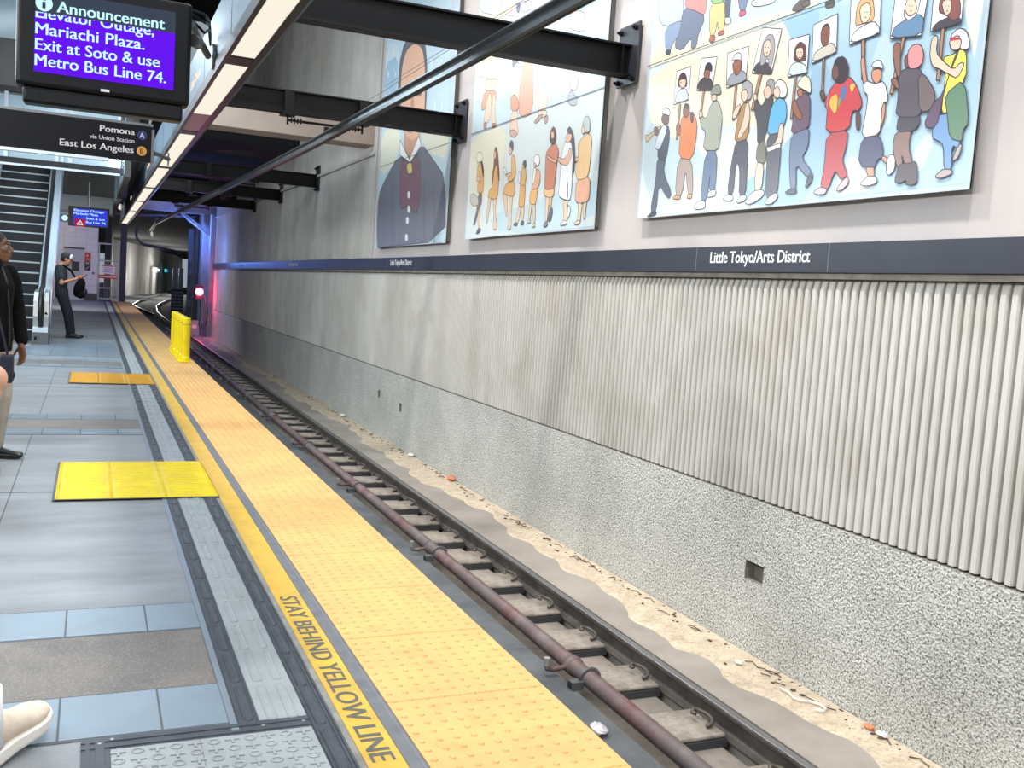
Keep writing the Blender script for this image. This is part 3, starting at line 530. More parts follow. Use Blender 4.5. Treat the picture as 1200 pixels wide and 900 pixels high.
  ((229,190,168),1,1,[(6.853,3.184),(6.778,3.188),(6.76,3.136),(6.821,3.13)]),
  ((145,152,141),1,1,[(6.864,3.19),(6.842,3.248),(6.782,3.265),(6.728,3.239),(6.705,3.172),(6.78,3.181)]),
  ((229,190,168),1,1,[(7.014,3.074),(6.972,3.082),(6.943,3.034),(6.991,3.021)]),
  ((182,139,110),1,0,[(6.527,3.216),(6.502,3.216),(6.5,2.939),(6.526,2.943)]),
  ((236,236,238),1,0,[(6.667,3.486),(6.393,3.486),(6.392,3.224),(6.64,3.21)]),
  ((157,162,173),1,1,[(6.638,3.214),(6.629,3.29),(6.552,3.32),(6.44,3.313),(6.386,3.264),(6.392,3.224)]),
  ((130,94,80),1,1,[(6.59,3.403),(6.468,3.403),(6.454,3.306),(6.569,3.323)]),
  ((157,110,90),1,1,[(6.581,3.409),(6.475,3.404),(6.466,3.318),(6.514,3.279),(6.572,3.327)]),
  ((76,67,67),0,0,[(6.553,3.365),(6.533,3.361),(6.532,3.355),(6.552,3.359)]),
  ((76,67,67),0,0,[(6.513,3.357),(6.494,3.354),(6.493,3.348),(6.512,3.352)]),
  ((157,85,85),0,0,[(6.533,3.321),(6.501,3.317),(6.503,3.31),(6.529,3.313)]),
  ((209,209,213),1,1,[(6.608,3.414),(6.56,3.464),(6.489,3.456),(6.47,3.392),(6.54,3.413)]),
  ((91,94,105),1,1,[(6.453,2.771),(6.297,2.779),(6.276,2.548),(6.271,2.336),(6.352,2.332),(6.371,2.556),(6.431,2.619),(6.43,2.347),(6.51,2.362),(6.487,2.606)]),
  ((233,236,240),1,1,[(6.58,2.318),(6.503,2.36),(6.423,2.341),(6.433,2.299)]),
  ((233,236,240),1,1,[(6.381,2.275),(6.346,2.335),(6.262,2.339),(6.256,2.297)]),
  ((177,141,96),1,1,[(6.46,2.909),(6.417,3.045),(6.356,3.055),(6.317,3.021),(6.287,2.77),(6.474,2.758)]),
  ((238,202,180),1,1,[(6.367,3.047),(6.321,3.047),(6.291,2.886),(6.403,2.776),(6.444,2.792),(6.379,2.917)]),
  ((238,202,180),1,1,[(6.533,2.967),(6.503,3.029),(6.425,3.056),(6.442,3.001),(6.49,2.94)]),
  ((170,170,173),1,1,[(6.433,3.155),(6.426,3.216),(6.365,3.225),(6.296,3.176),(6.3,3.07),(6.358,3.068)]),
  ((238,202,180),1,1,[(6.441,3.149),(6.371,3.16),(6.341,3.084),(6.387,3.056),(6.43,3.094)]),
  ((182,139,110),1,0,[(6.226,3.25),(6.192,3.242),(6.259,2.981),(6.291,2.987)]),
  ((236,236,238),1,0,[(6.236,3.592),(6.003,3.53),(6.081,3.221),(6.319,3.272)]),
  ((87,85,91),1,1,[(6.314,3.277),(6.279,3.326),(6.2,3.342),(6.096,3.286),(6.075,3.237),(6.081,3.222)]),
  ((168,164,164),1,1,[(6.221,3.465),(6.165,3.526),(6.093,3.505),(6.06,3.414),(6.083,3.275),(6.117,3.27),(6.141,3.358),(6.185,3.298),(6.235,3.312)]),
  ((238,202,180),1,1,[(6.204,3.471),(6.142,3.489),(6.108,3.433),(6.124,3.362),(6.173,3.359),(6.204,3.407)]),
  ((76,67,67),0,0,[(6.188,3.437),(6.17,3.433),(6.169,3.428),(6.187,3.431)]),
  ((76,67,67),0,0,[(6.152,3.429),(6.134,3.426),(6.133,3.42),(6.151,3.424)]),
  ((157,85,85),0,0,[(6.17,3.395),(6.14,3.391),(6.142,3.384),(6.166,3.387)]),
  ((238,202,180),1,1,[(6.163,2.583),(6.071,2.561),(6.072,2.359),(6.164,2.357)]),
  ((217,220,226),1,1,[(6.281,2.276),(6.179,2.362),(6.043,2.361),(6.042,2.313),(6.195,2.256)]),
  ((127,125,114),1,1,[(6.172,2.708),(6.101,2.751),(6.064,2.674),(6.055,2.551),(6.175,2.581)]),
  ((91,91,96),1,1,[(6.257,3.049),(6.229,3.063),(6.164,2.987),(6.114,3.045),(6.021,3.057),(6.057,2.891),(6.094,2.741),(6.171,2.701),(6.196,2.874),(6.24,2.954)]),
  ((159,159,161),1,1,[(6.136,3.161),(6.091,3.19),(6.03,3.161),(6.007,3.064),(6.087,3.059)]),
  ((231,193,171),1,1,[(6.159,3.114),(6.1,3.148),(6.053,3.086),(6.078,3.036),(6.128,3.044)]),
  ((238,202,180),1,1,[(6.279,3.099),(6.241,3.105),(6.224,3.053),(6.256,3.045)]),
  ((100,101,109),1,1,[(6.063,2.77),(5.898,2.789),(5.888,2.583),(5.886,2.292),(6.02,2.286),(6.036,2.562)]),
  ((224,227,231),1,1,[(6.033,2.254),(5.979,2.302),(5.898,2.333),(5.867,2.294),(5.942,2.245)]),
  ((110,179,227),1,1,[(6.04,2.976),(5.969,3.031),(5.88,2.994),(5.853,2.881),(5.873,2.827),(5.901,2.768),(6.065,2.767),(6.06,2.874)]),
  ((238,202,180),1,1,[(5.93,2.834),(5.882,2.832),(5.881,2.668),(6.028,2.644),(6.046,2.672),(5.939,2.705)]),
  ((236,236,238),1,0,[(6.055,2.673),(5.903,2.69),(5.891,2.658),(6.038,2.636)]),
  ((233,231,227),1,1,[(6.038,3.119),(5.994,3.167),(5.911,3.137),(5.87,3.06),(5.894,3.014),(5.968,3.029)]),
  ((238,202,180),1,1,[(6.043,3.091),(5.987,3.118),(5.952,3.069),(5.962,3.021),(6.012,3.034)]),
  ((182,139,110),1,0,[(5.805,3.155),(5.783,3.153),(5.789,2.851),(5.811,2.854)]),
  ((236,236,238),1,0,[(5.901,3.431),(5.684,3.423),(5.673,3.154),(5.882,3.162)]),
  ((208,226,217),1,1,[(5.877,3.165),(5.86,3.242),(5.795,3.256),(5.702,3.218),(5.67,3.173),(5.673,3.154)]),
  ((107,76,73),1,1,[(5.838,3.273),(5.834,3.359),(5.78,3.397),(5.707,3.346),(5.691,3.245),(5.753,3.245)]),
  ((238,202,180),1,1,[(5.819,3.351),(5.745,3.35),(5.728,3.292),(5.76,3.257),(5.808,3.29)]),
  ((76,67,67),0,0,[(5.798,3.323),(5.782,3.32),(5.781,3.315),(5.797,3.318)]),
  ((76,67,67),0,0,[(5.765,3.317),(5.749,3.314),(5.748,3.308),(5.764,3.312)]),
  ((157,85,85),0,0,[(5.782,3.284),(5.755,3.28),(5.756,3.274),(5.778,3.276)]),
  ((116,128,152),1,1,[(5.783,2.736),(5.594,2.776),(5.587,2.621),(5.652,2.559),(5.519,2.443),(5.556,2.4),(5.706,2.529),(5.675,2.331),(5.738,2.335),(5.782,2.572)]),
  ((83,89,100),1,1,[(5.809,2.316),(5.739,2.348),(5.668,2.337),(5.677,2.305)]),
  ((83,89,100),1,1,[(5.585,2.328),(5.558,2.429),(5.514,2.442),(5.513,2.379)]),
  ((119,101,116),1,1,[(5.749,2.988),(5.682,3.021),(5.614,2.979),(5.596,2.827),(5.597,2.764),(5.791,2.732),(5.77,2.886),(5.782,2.958)]),
  ((157,110,90),1,1,[(5.811,2.954),(5.78,2.996),(5.728,2.915),(5.671,2.847),(5.707,2.822),(5.785,2.897)]),
  ((172,118,96),1,1,[(5.766,3.05),(5.699,3.046),(5.694,2.993),(5.746,3.001)]),
  ((236,222,200),1,1,[(5.779,3.083),(5.703,3.15),(5.63,3.109),(5.604,2.992),(5.693,3.041)]),
  ((182,139,110),1,0,[(5.52,3.224),(5.5,3.224),(5.483,2.993),(5.501,2.996)]),
  ((236,236,238),1,0,[(5.649,3.48),(5.41,3.502),(5.386,3.241),(5.63,3.211)]),
  ((206,200,188),1,1,[(5.628,3.214),(5.609,3.28),(5.529,3.306),(5.433,3.316),(5.389,3.261),(5.386,3.241)]),
  ((85,72,67),1,1,[(5.566,3.423),(5.533,3.457),(5.496,3.456),(5.466,3.401),(5.516,3.42)]),
  ((132,94,82),1,1,[(5.564,3.427),(5.503,3.454),(5.469,3.402),(5.473,3.311),(5.524,3.302),(5.558,3.354)]),
  ((76,67,67),0,0,[(5.539,3.39),(5.524,3.387),(5.523,3.382),(5.539,3.385)]),
  ((76,67,67),0,0,[(5.509,3.384),(5.494,3.38),(5.493,3.375),(5.508,3.378)]),
  ((157,85,85),0,0,[(5.524,3.352),(5.499,3.348),(5.501,3.342),(5.521,3.344)]),
  ((182,92,98),1,1,[(5.408,2.701),(5.198,2.701),(5.202,2.577),(5.231,2.499),(5.158,2.391),(5.224,2.363),(5.282,2.438),(5.309,2.39),(5.337,2.312),(5.423,2.329),(5.395,2.465)]),
  ((227,179,188),1,1,[(5.49,2.306),(5.414,2.335),(5.347,2.313),(5.366,2.278),(5.457,2.284)]),
  ((227,179,188),1,1,[(5.266,2.292),(5.211,2.357),(5.155,2.387),(5.146,2.336),(5.201,2.296)]),
  ((117,91,82),1,1,[(5.143,2.796),(5.098,2.8),(5.088,2.693),(5.117,2.677)]),
  ((117,91,82),1,1,[(5.521,2.999),(5.483,3.008),(5.448,2.937),(5.484,2.926)]),
  ((200,89,92),1,1,[(5.423,2.983),(5.365,3.035),(5.238,3.057),(5.157,2.983),(5.085,2.852),(5.119,2.806),(5.162,2.82),(5.18,2.798),(5.186,2.694),(5.418,2.699),(5.421,2.861),(5.462,2.909)]),
  ((226,186,98),0,1,[(5.4,2.941),(5.33,2.958),(5.328,2.806),(5.409,2.884)]),
  ((103,121,175),0,1,[(5.302,2.996),(5.246,2.998),(5.26,2.891),(5.305,2.915)]),
  ((231,195,105),0,1,[(5.227,2.995),(5.168,2.996),(5.196,2.933)]),
  ((121,166,121),0,1,[(5.325,2.921),(5.29,2.924),(5.313,2.837)]),
  ((74,69,74),1,1,[(5.407,3.133),(5.383,3.201),(5.304,3.197),(5.249,3.12),(5.247,3.039),(5.302,3.013),(5.365,3.035)]),
  ((123,92,83),1,1,[(5.415,3.139),(5.357,3.153),(5.336,3.071),(5.371,3.044),(5.401,3.074)]),
  ((182,139,110),1,0,[(5.154,3.271),(5.123,3.271),(5.091,3.005),(5.116,3.01)]),
  ((236,236,238),1,0,[(5.29,3.58),(5.016,3.543),(4.991,3.282),(5.265,3.265)]),
  ((226,231,242),1,1,[(5.26,3.268),(5.237,3.335),(5.177,3.359),(5.058,3.375),(5.006,3.327),(4.991,3.282)]),
  ((213,173,125),1,1,[(5.224,3.372),(5.228,3.501),(5.182,3.56),(5.085,3.529),(5.052,3.409),(5.072,3.37),(5.18,3.378)]),
  ((240,209,188),1,1,[(5.204,3.492),(5.123,3.515),(5.083,3.435),(5.113,3.376),(5.167,3.38)]),
  ((76,67,67),0,0,[(5.16,3.454),(5.146,3.451),(5.145,3.446),(5.159,3.449)]),
  ((76,67,67),0,0,[(5.132,3.448),(5.118,3.445),(5.118,3.44),(5.132,3.443)]),
  ((157,85,85),0,0,[(5.146,3.418),(5.123,3.414),(5.125,3.408),(5.143,3.411)]),
  ((209,152,128),1,1,[(5.003,2.431),(4.927,2.432),(4.914,2.354),(4.964,2.358)]),
  ((209,152,128),1,1,[(4.879,2.495),(4.818,2.476),(4.797,2.429),(4.845,2.448)]),
  ((236,236,238),1,1,[(5.048,2.323),(4.964,2.372),(4.895,2.359),(4.883,2.32),(4.965,2.303)]),
  ((236,236,238),1,1,[(4.801,2.351),(4.824,2.443),(4.799,2.493),(4.748,2.478),(4.743,2.386)]),
  ((96,101,123),1,1,[(5.061,2.63),(4.9,2.63),(4.847,2.488),(4.911,2.464),(4.916,2.417),(5.072,2.448)]),
  ((209,152,128),1,1,[(4.938,2.83),(4.879,2.836),(4.873,2.727),(4.923,2.614),(4.964,2.627),(4.929,2.735)]),
  ((209,152,128),1,1,[(5.144,3.148),(5.11,3.164),(5.082,3.042),(5.053,2.973),(5.09,2.967),(5.119,3.048)]),
  ((233,232,234),1,1,[(5.083,3.002),(4.99,2.96),(4.906,2.967),(4.852,2.832),(4.907,2.825),(4.901,2.715),(4.904,2.627),(5.067,2.626),(5.047,2.767),(5.04,2.896),(5.089,2.929)]),
  ((209,152,128),1,1,[(5.036,3.057),(4.947,3.052),(4.936,2.985),(4.972,2.953),(5.018,2.99)]),
  ((234,234,235),1,1,[(5.043,3.079),(5.015,3.111),(4.956,3.105),(4.922,3.041),(4.983,3.065)]),
  ((182,139,110),1,0,[(4.793,3.214),(4.768,3.212),(4.824,2.87),(4.851,2.875)]),
  ((236,236,238),1,0,[(4.884,3.495),(4.612,3.456),(4.638,3.191),(4.895,3.226)]),
  ((110,143,175),1,1,[(4.891,3.227),(4.867,3.293),(4.788,3.313),(4.682,3.334),(4.623,3.286),(4.638,3.191)]),
  ((226,226,227),1,1,[(4.806,3.355),(4.779,3.424),(4.706,3.438),(4.669,3.426),(4.687,3.324),(4.756,3.302)]),
  ((238,202,180),1,1,[(4.8,3.387),(4.776,3.45),(4.712,3.425),(4.689,3.346),(4.749,3.324)]),
  ((76,67,67),0,0,[(4.765,3.4),(4.753,3.397),(4.752,3.392),(4.764,3.395)]),
  ((76,67,67),0,0,[(4.74,3.394),(4.728,3.391),(4.727,3.387),(4.74,3.389)]),
  ((157,85,85),0,0,[(4.752,3.366),(4.732,3.362),(4.733,3.357),(4.749,3.359)]),
  ((146,123,118),1,1,[(4.768,2.629),(4.634,2.628),(4.65,2.531),(4.597,2.403),(4.654,2.4),(4.701,2.491),(4.67,2.379),(4.712,2.383),(4.781,2.523)]),
  ((98,94,98),1,1,[(4.738,2.315),(4.708,2.425),(4.627,2.417),(4.572,2.428),(4.556,2.357),(4.549,2.286),(4.64,2.283),(4.634,2.322),(4.691,2.297)]),
  ((94,90,98),1,1,[(4.755,2.726),(4.607,2.723),(4.567,2.67),(4.61,2.613),(4.762,2.625)]),
  ((148,109,96),1,1,[(4.866,3.153),(4.845,3.193),(4.798,3.177),(4.787,3.065),(4.769,2.937),(4.82,3.007)]),
  ((103,98,107),1,1,[(4.79,2.997),(4.727,3.011),(4.627,2.999),(4.574,2.922),(4.554,2.771),(4.576,2.72),(4.606,2.694),(4.781,2.723),(4.774,2.835)]),
  ((123,112,112),1,1,[(4.625,2.942),(4.583,2.955),(4.49,2.845),(4.472,2.788),(4.494,2.73),(4.551,2.716),(4.593,2.745),(4.609,2.839)]),
  ((148,109,96),1,1,[(4.861,2.961),(4.813,2.974),(4.77,2.91),(4.781,2.886)]),
  ((132,96,85),1,1,[(4.76,3.079),(4.72,3.107),(4.708,3.017),(4.737,3.013)]),
  ((227,152,152),1,1,[(4.736,3.108),(4.696,3.15),(4.634,3.139),(4.6,3.081),(4.603,3.019),(4.646,2.993),(4.714,3.006)]),
  ((182,139,110),1,0,[(4.482,3.197),(4.458,3.197),(4.456,2.891),(4.48,2.895)]),
  ((236,236,238),1,0,[(4.569,3.416),(4.341,3.401),(4.337,3.202),(4.566,3.198)]),
  ((85,82,89),1,1,[(4.562,3.198),(4.527,3.24),(4.455,3.252),(4.374,3.251),(4.339,3.213),(4.337,3.202)]),
  ((141,92,87),1,1,[(4.52,3.303),(4.514,3.391),(4.419,3.39),(4.362,3.336),(4.348,3.232),(4.406,3.223),(4.458,3.274)]),
  ((238,202,180),1,1,[(4.506,3.36),(4.432,3.365),(4.419,3.279),(4.463,3.261)]),
  ((76,67,67),0,0,[(4.473,3.329),(4.461,3.327),(4.461,3.322),(4.472,3.325)]),
  ((76,67,67),0,0,[(4.45,3.324),(4.439,3.321),(4.438,3.317),(4.45,3.319)]),
  ((157,85,85),0,0,[(4.461,3.297),(4.443,3.294),(4.444,3.288),(4.458,3.29)]),
  ((123,159,200),1,1,[(4.465,2.685),(4.287,2.681),(4.248,2.528),(4.261,2.47),(4.312,2.49),(4.292,2.345),(4.349,2.35),(4.372,2.5),(4.413,2.53),(4.47,2.552)]),
  ((177,166,166),1,1,[(4.42,2.319),(4.354,2.362),(4.287,2.347),(4.289,2.323),(4.373,2.302)]),
  ((177,166,166),1,1,[(4.302,2.395),(4.264,2.49),(4.234,2.494),(4.252,2.412)]),
  ((238,236,110),1,1,[(4.448,3.026),(4.384,3.022),(4.31,3.049),(4.273,3.009),(4.258,2.864),(4.372,2.769),(4.363,2.689),(4.415,2.693),(4.414,2.808),(4.411,2.922)]),
  ((110,142,119),1,1,[(4.405,2.796),(4.269,2.871),(4.203,2.606),(4.245,2.574),(4.236,2.502),(4.334,2.535),(4.37,2.686)]),
  ((110,96,116),1,1,[(4.354,3.032),(4.327,3.044),(4.39,2.904),(4.415,2.779),(4.438,2.606),(4.544,2.627),(4.498,2.748),(4.414,2.808)]),
  ((238,202,180),1,1,[(4.551,3.144),(4.527,3.17),(4.499,3.154),(4.505,3.062),(4.439,2.999),(4.358,2.934),(4.31,2.97),(4.278,2.954),(4.322,2.875),(4.392,2.916),(4.481,2.968),(4.52,2.982),(4.55,3.049)]),
  ((227,225,231),1,1,[(4.414,3.134),(4.355,3.175),(4.293,3.147),(4.26,3.076),(4.263,3.032),(4.319,3.041)]),
  ((238,202,180),1,1,[(4.416,3.113),(4.353,3.135),(4.319,3.093),(4.329,3.045),(4.383,3.049)]),
  ((184,76,85),0,0,[(4.413,3.129),(4.333,3.116),(4.331,3.102),(4.407,3.109)]),
 ],
}
# ================================================================== SETTING
EDGE, XW, YE, Y0 = 1.565, 4.70, 47.5, -4.0
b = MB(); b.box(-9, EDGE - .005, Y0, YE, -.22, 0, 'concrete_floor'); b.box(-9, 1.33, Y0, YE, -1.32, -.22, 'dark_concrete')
floor = struct(b.build('floor'), 'grey concrete station platform floor beside the track', 'floor')
# crosswise rows of bluish tiles between brownish concrete bands
b = MB(); j = MB(); k = MB()
for base in (3.10, 9.02, 15.2, 21.4, 27.6, 33.8):
    k.box(-8, .44, base + .33, base + .90, 0, .0022, 'band_concrete')
    for y in (base, base + .91):
        j.box(-8, .441, y - .012, y + .332, 0, .0025, 'joint')
        x = .441
        w = .206
        while x > -7.5:
            b.box(x - w + .007, x, y, y + .32, .002, .0045, 'blue_tile'); x -= w; w = .302
b.box(-1.8, .44, 17.0, 20.2, 0, .004, 'blue_tile')
b.build('floor_tile', floor); k.build('floor_band', floor)
for x, ya, yb in ((-.44, 4.4, 9.0), (-.44, 10.3, 15.1), (-2.2, 4.4, 9), (-2.2, 10.3, 15.1), (-.44, -3, 3.0)):
    j.box(x, x + .006, ya, yb, 0, .002, 'joint')
for y in (6.7, 12.6, 24.6): j.box(-8, .44, y, y + .006, 0, .002, 'joint')
for x in (-1.4, -.6, .1): j.box(x, x + .008, 17, 20.2, 0, .0048, 'joint')
for y in (18.0, 19.1): j.box(-1.8, .44, y, y + .012, 0, .0048, 'joint')
j.build('floor_joint', floor)
# track floor
b = MB(); b.box(1.33, XW, Y0, 42.6, -1.5, -1.32, 'gap_shade'); b.box(1.33, 2.97, Y0, 46, -1.32, -1.105, 'dark_concrete'); b.box(1.33, 2.62, Y0, 46, -1.105, -1.075, 'ledge_dark')
b.box(3.035, 3.53, Y0, 46, -1.32, -1.166, 'track_concrete'); b.box(3.60, XW - .04, Y0, 46, -1.32, -1.17, 'slab_concrete')
for i in range(46):
    y = -3 + i * 1.02
    b.box(2.625, 2.968, y, y + .01, -1.105, -1.1035, 'joint')
struct(b.build('floor_track'), 'concrete trackbed floor below the platform edge', 'floor')
# right wall: rough lower course with three small recesses
b = MB()
XR = 4.66
holes = [(5.70, 5.92, -.60, -.455), (15.02, 15.14, -.57, -.43), (16.32, 16.44, -.49, -.36)]
ys = sorted({Y0, 42.6} | {h[0] for h in holes} | {h[1] for h in holes})
for a, c in zip(ys, ys[1:]):
    h = [q for q in holes if q[0] == a]
    if h:
        q = h[0]
        for z0, z1 in ((-1.32, q[2]), (q[3], .02)): b.quad((XR, c, z0), (XR, a, z0), (XR, a, z1), (XR, c, z1), 'roughcast')
        d = XR + .09
        b.quad((d, c, q[2]), (d, a, q[2]), (d, a, q[3]), (d, c, q[3]), 'ledge_concrete')
        b.quad((XR, c, q[2]), (XR, a, q[2]), (d, a, q[2]), (d, c, q[2]), 'ledge_concrete')
        b.quad((XR, a, q[3]), (XR, c, q[3]), (d, c, q[3]), (d, a, q[3]), 'ledge_concrete')
        b.quad((XR, c, q[3]), (XR, c, q[2]), (d, c, q[2]), (d, c, q[3]), 'ledge_concrete')
        b.quad((XR, a, q[2]), (XR, a, q[3]), (d, a, q[3]), (d, a, q[2]), 'ledge_concrete')
    else:
        b.quad((XR, c, -1.32), (XR, a, -1.32), (XR, a, .02), (XR, c, .02), 'roughcast')
b.quad((XR, 42.6, .02), (XR, Y0, .02), (XW + .05, Y0, .02), (XW + .05, 42.6, .02), 'ledge_concrete')
b.box(XW + .10, XW + .5, Y0, 43.0, -1.32, 9.6, 'ledge_concrete')
wall = struct(b.build('wall_right'), 'long station wall across the track, rough below and ribbed above', 'wall')
def ribs(name, y0, y1, z0, z1, base, depth, pitch=.0776, taper=.075):
    m = MB(); n = int((y1 - y0) / pitch); vs = []; fs = []
    for i in range(n):
        y = y0 + i * pitch
        prof = [(y, -.022), (y + .006, -.022), (y + .0068, depth * .6), (y + .013, depth), (y + .050, depth * .94), (y + .0705, depth * .30), (y + .0715, -.022), (y + pitch, -.022)]
        k = len(vs); n_ = len(prof)
        for z, g in ((z0, 1), (z1 - taper, 1), (z1 - .004, .12)):
            vs += [(base - (h * g if h > 0 else h), yy, z) for yy, h in prof]
        for r in range(2):
            for c in range(n_ - 1):
                fs.append((k + r * n_ + c + 1, k + r * n_ + c, k + (r + 1) * n_ + c, k + (r + 1) * n_ + c + 1))
        fs.append(tuple(range(k + 1, k + n_ - 1)))
    m.add(vs, fs, 'rib_concrete')
    return m.build(name, wall)
ribs('rib_panel', -3.9, 42.5, .035, 1.70, XW, .036)
ribs('rib_panel', 17.50, 42.5, 1.96, 9.4, XW + .02, .036)
b = MB(); b.box(XW + .03, XW + .1, Y0, 42.6, 0.02, 9.5, 'rib_concrete'); b.build('backing', wall)
b = MB(); b.box(XW, XW + .025, Y0, 17.46, 1.95, 8.3, 'pink_plaster'); b.box(XW - .03, XW + .02, 17.42, 17.50, 1.95, 8.3, 'pink_plaster'); b.build('smooth_panel', wall)
b = MB(); b.box(XW - .06, XW, Y0, 42.6, 1.70, 1.742, 'ledge_concrete'); b.build('ledge', wall)
b = MB(); b.box(XW - .06, XW + .03, 17.52, 42.6, 3.83, 3.88, 'pink_plaster'); b.build('ledge', wall)
b = MB(); b.box(XR - .012, XR - .001, Y0, 42.6, -1.172, -1.16, 'gap_shade'); b.build('wall_gap', wall)
# black station-name band with lettering
nb = thing('name_band', 'long dark slate band with the station name running along the wall', 'sign', (XW - .03, 20, 1.74))
b = MB(); b.box(-.055, .028, -24, 22.6, .003, .205, 'sign_band'); b.build('band', nb)
for y in [6.86 - 20 + 9.3 * i for i in range(0, 4)]:
    for q in (y, y - 1.59): b = MB(); b.box(-.0565, -.0551, q, q + .006, .004, .204, 'band_seam'); b.build('panel_seam', nb)
for i in range(4):
    b = MB(); b.text('Little Tokyo/Arts District', (-.0565, 6.66 - 20 + 9.3 * i, .075), (0, -1, 0), (0, 0, 1), 1.2, .095, 'white_letters', .03); b.build('lettering', nb)
# concrete strut
b = MB(); b.box(1.25, XW - .001, 17.68, 18.3, 4.02, 4.55, 'strut_pink')
struct(b.build('beam_concrete', bevel=.01), 'pale pink concrete strut spanning from light to wall behind second black beam', 'beam')
# ceilings and upper walls
b = MB(); b.box(1.2, XW + .1, 24.9, 47, 4.75, 5.0, 'ceiling_dark'); b.box(-4, 1.2, 33, 49, 4.35, 4.6, 'ceiling_dark'); b.box(-8, 30, 44, 200, 4.25, 4.5, 'ceiling_dark')
b.box(1.22, XW, 36.3, 36.7, 4.1, 4.75, 'ceiling_dark'); b.box(1.22, XW, 39.6, 40.0, 4.2, 4.75, 'ceiling_dark')
b.box(.9, 4.8, 18.6, 33.5, 9.5, 9.7, 'ceiling_dark'); b.box(.95, 1.15, 25.35, 33.5, 3.8, 9.5, 'soffit_grey')  # high slab and side bulkhead added to shade the upper ribbed wall
struct(b.build('ceiling'), 'dark concrete ceiling over the far end of the platform, with added shading slab', 'ceiling')
b = MB(); b.box(-9, .9, 24.2, 24.8, 4.7, 6.25, 'soffit_grey')
struct(b.build('wall_upper'), 'grey bulkhead behind the hanging announcement screen', 'wall')
b = MB(); b.box(-9, .9, 25.2, 25.3, 6.3, 10, 'pale_glass')
for x in (-4, -2.6, -1.2, .2): b.box(x, x + .1, 25.1, 25.2, 6.3, 10, 'bright_alu')
b.box(-9, .9, 25.05, 25.2, 7.4, 7.5, 'bright_alu')
struct(b.build('window_1'), 'pale blue glazing above the grey bulkhead', 'window')
b = MB(); b.box(-.95, .49, 31.2, 31.7, 3.5, 4.7, 'soffit_grey'); b.prism([(30.6, 3.02), (31.7, 3.02), (31.7, 3.5), (31.1, 3.5)], 0, -.95, .49, 'stainless')
struct(b.build('trim_1'), 'stainless steel clad edge under grey bulkhead over the far screen', 'bulkhead')
b = MB(); b.box(.50, .505, 20.2, 36, 3.26, 4.35, 'pale_glass'); b.box(.506, .62, 20.2, 36, 3.2, 4.35, 'soffit_grey')
struct(b.build('trim_2'), 'long grey edge beam with bright glass face beside light strip', 'bulkhead')
b = MB(); b.box(-9.3, -9.0, Y0, YE, 0, 6.5, 'soffit_grey')
struct(b.build('wall_left'), 'plain grey wall on the far side of the platform', 'wall')
# far end of the platform
b = MB(); b.box(-6, .19, 46.5, 46.9, 0, 4.35, 'white_tile'); b.box(-.335, .192, 46.44, 46.5, 0, .31, 'base_dark')
for i in range(14): b.box(-6, .19, 46.494, 46.5, .31 + i * .3, .318 + i * .3, 'tile_line')
for i in range(14): b.box(.17 - i * .45, .178 - i * .45, 46.494, 46.5, .31, 4.35, 'tile_line')
struct(b.build('wall_end'), 'white tiled wall closing the far end of the platform', 'wall')
d = struct(bpy.data.objects.new('door_1', None), 'pale grey door in the white tiled wall behind the standing man', 'door'); col.objects.link(d); d.location = (-.75, 46.44, 0)
b = MB(); b.box(-.38, .37, 0, .05, 0, 2.2, 'door_grey'); b.build('door_leaf', d, bevel=.005)
b = MB(); b.box(-.42, .41, -.01, .05, 2.2, 2.26, 'base_dark'); b.build('door_head', d)
b = MB(); b.box(-.1, .2, -.012, 0, 1.25, 1.65, 'sign_black'); b.build('notice', d)
b = MB(); b.tube([(.28, 0, 1.0), (.28, -.05, 1.0), (.18, -.05, 1.0)], .012, 'stainless', 8); b.build('handle', d)
b = MB(); b.box(1.10, 1.36, 46.6, 47.0, 0, 4.35, 'dark_iron')
struct(b.build('pillar_far'), 'black steel pillar at the end of the platform beside the gate', 'pillar')
# tunnel
b = MB(); b.box(-8, 30, 42.6, 200, -1.5, -1.32, 'dark_concrete'); b.box(1.4, 30, 46, 200, -1.32, -1.2, 'dark_concrete')
struct(b.build('floor_tunnel'), 'dark tunnel floor beyond the platform end', 'floor')
def wallpath(pts, z0, z1, t, m):
    q = MB()
    for (x0, y0), (x1, y1) in zip(pts, pts[1:]):
        d = V((x1 - x0, y1 - y0, 0)); n = V((-d.y, d.x, 0)).normalized() * t
        q.obox((x0, y0, z0), d, n, (0, 0, z1 - z0), m)
    return q
struct(wallpath([(.9, 60), (1.7, 100), (3.4, 108), (7.75, 133), (12, 163), (16, 200)], -1.2, 4.3, .3, 'tunnel_concrete').build('wall_tunnel_left'), 'grey concrete tunnel wall curving away beyond the gate', 'wall')
struct(wallpath([(5.2, 45.5), (5.3, 62), (7.1, 82), (9.8, 108), (16, 150)], -1.2, 4.3, -.3, 'tunnel_concrete').build('wall_tunnel_right'), 'dark side wall of the tunnel behind the red signal', 'wall')
b = MB(); b.box(4.26, 4.80, 43.4, 45.4, -1.32, 4.3, 'pier_concrete'); b.box(4.5, 4.70, 42.62, 43.4, -1.32, 4.0, 'pier_concrete')
pier = struct(b.build('pillar_portal', bevel=.01), 'concrete portal pier lit blue where the ribbed wall ends', 'pillar')
b = MB(); b.box(1.3, 4.8, 43.2, 43.7, 4.0, 4.5, 'pier_concrete'); b.obox((3.4, 43.1, 4.0), (.16, 0, 0), (0, .15, 0), (.0, 0, .001), 'pier_concrete')
b.prism([(3.2, 4.0), (3.4, 4.0), (4.5, 3.25), (4.5, 3.05)], 1, 43.05, 43.25, 'pier_concrete'); b.build('portal_brace', pier)
b = MB(); b.box(3.78, 5.0, 42.7, 50, -1.2, -1.12, 'pier_concrete')
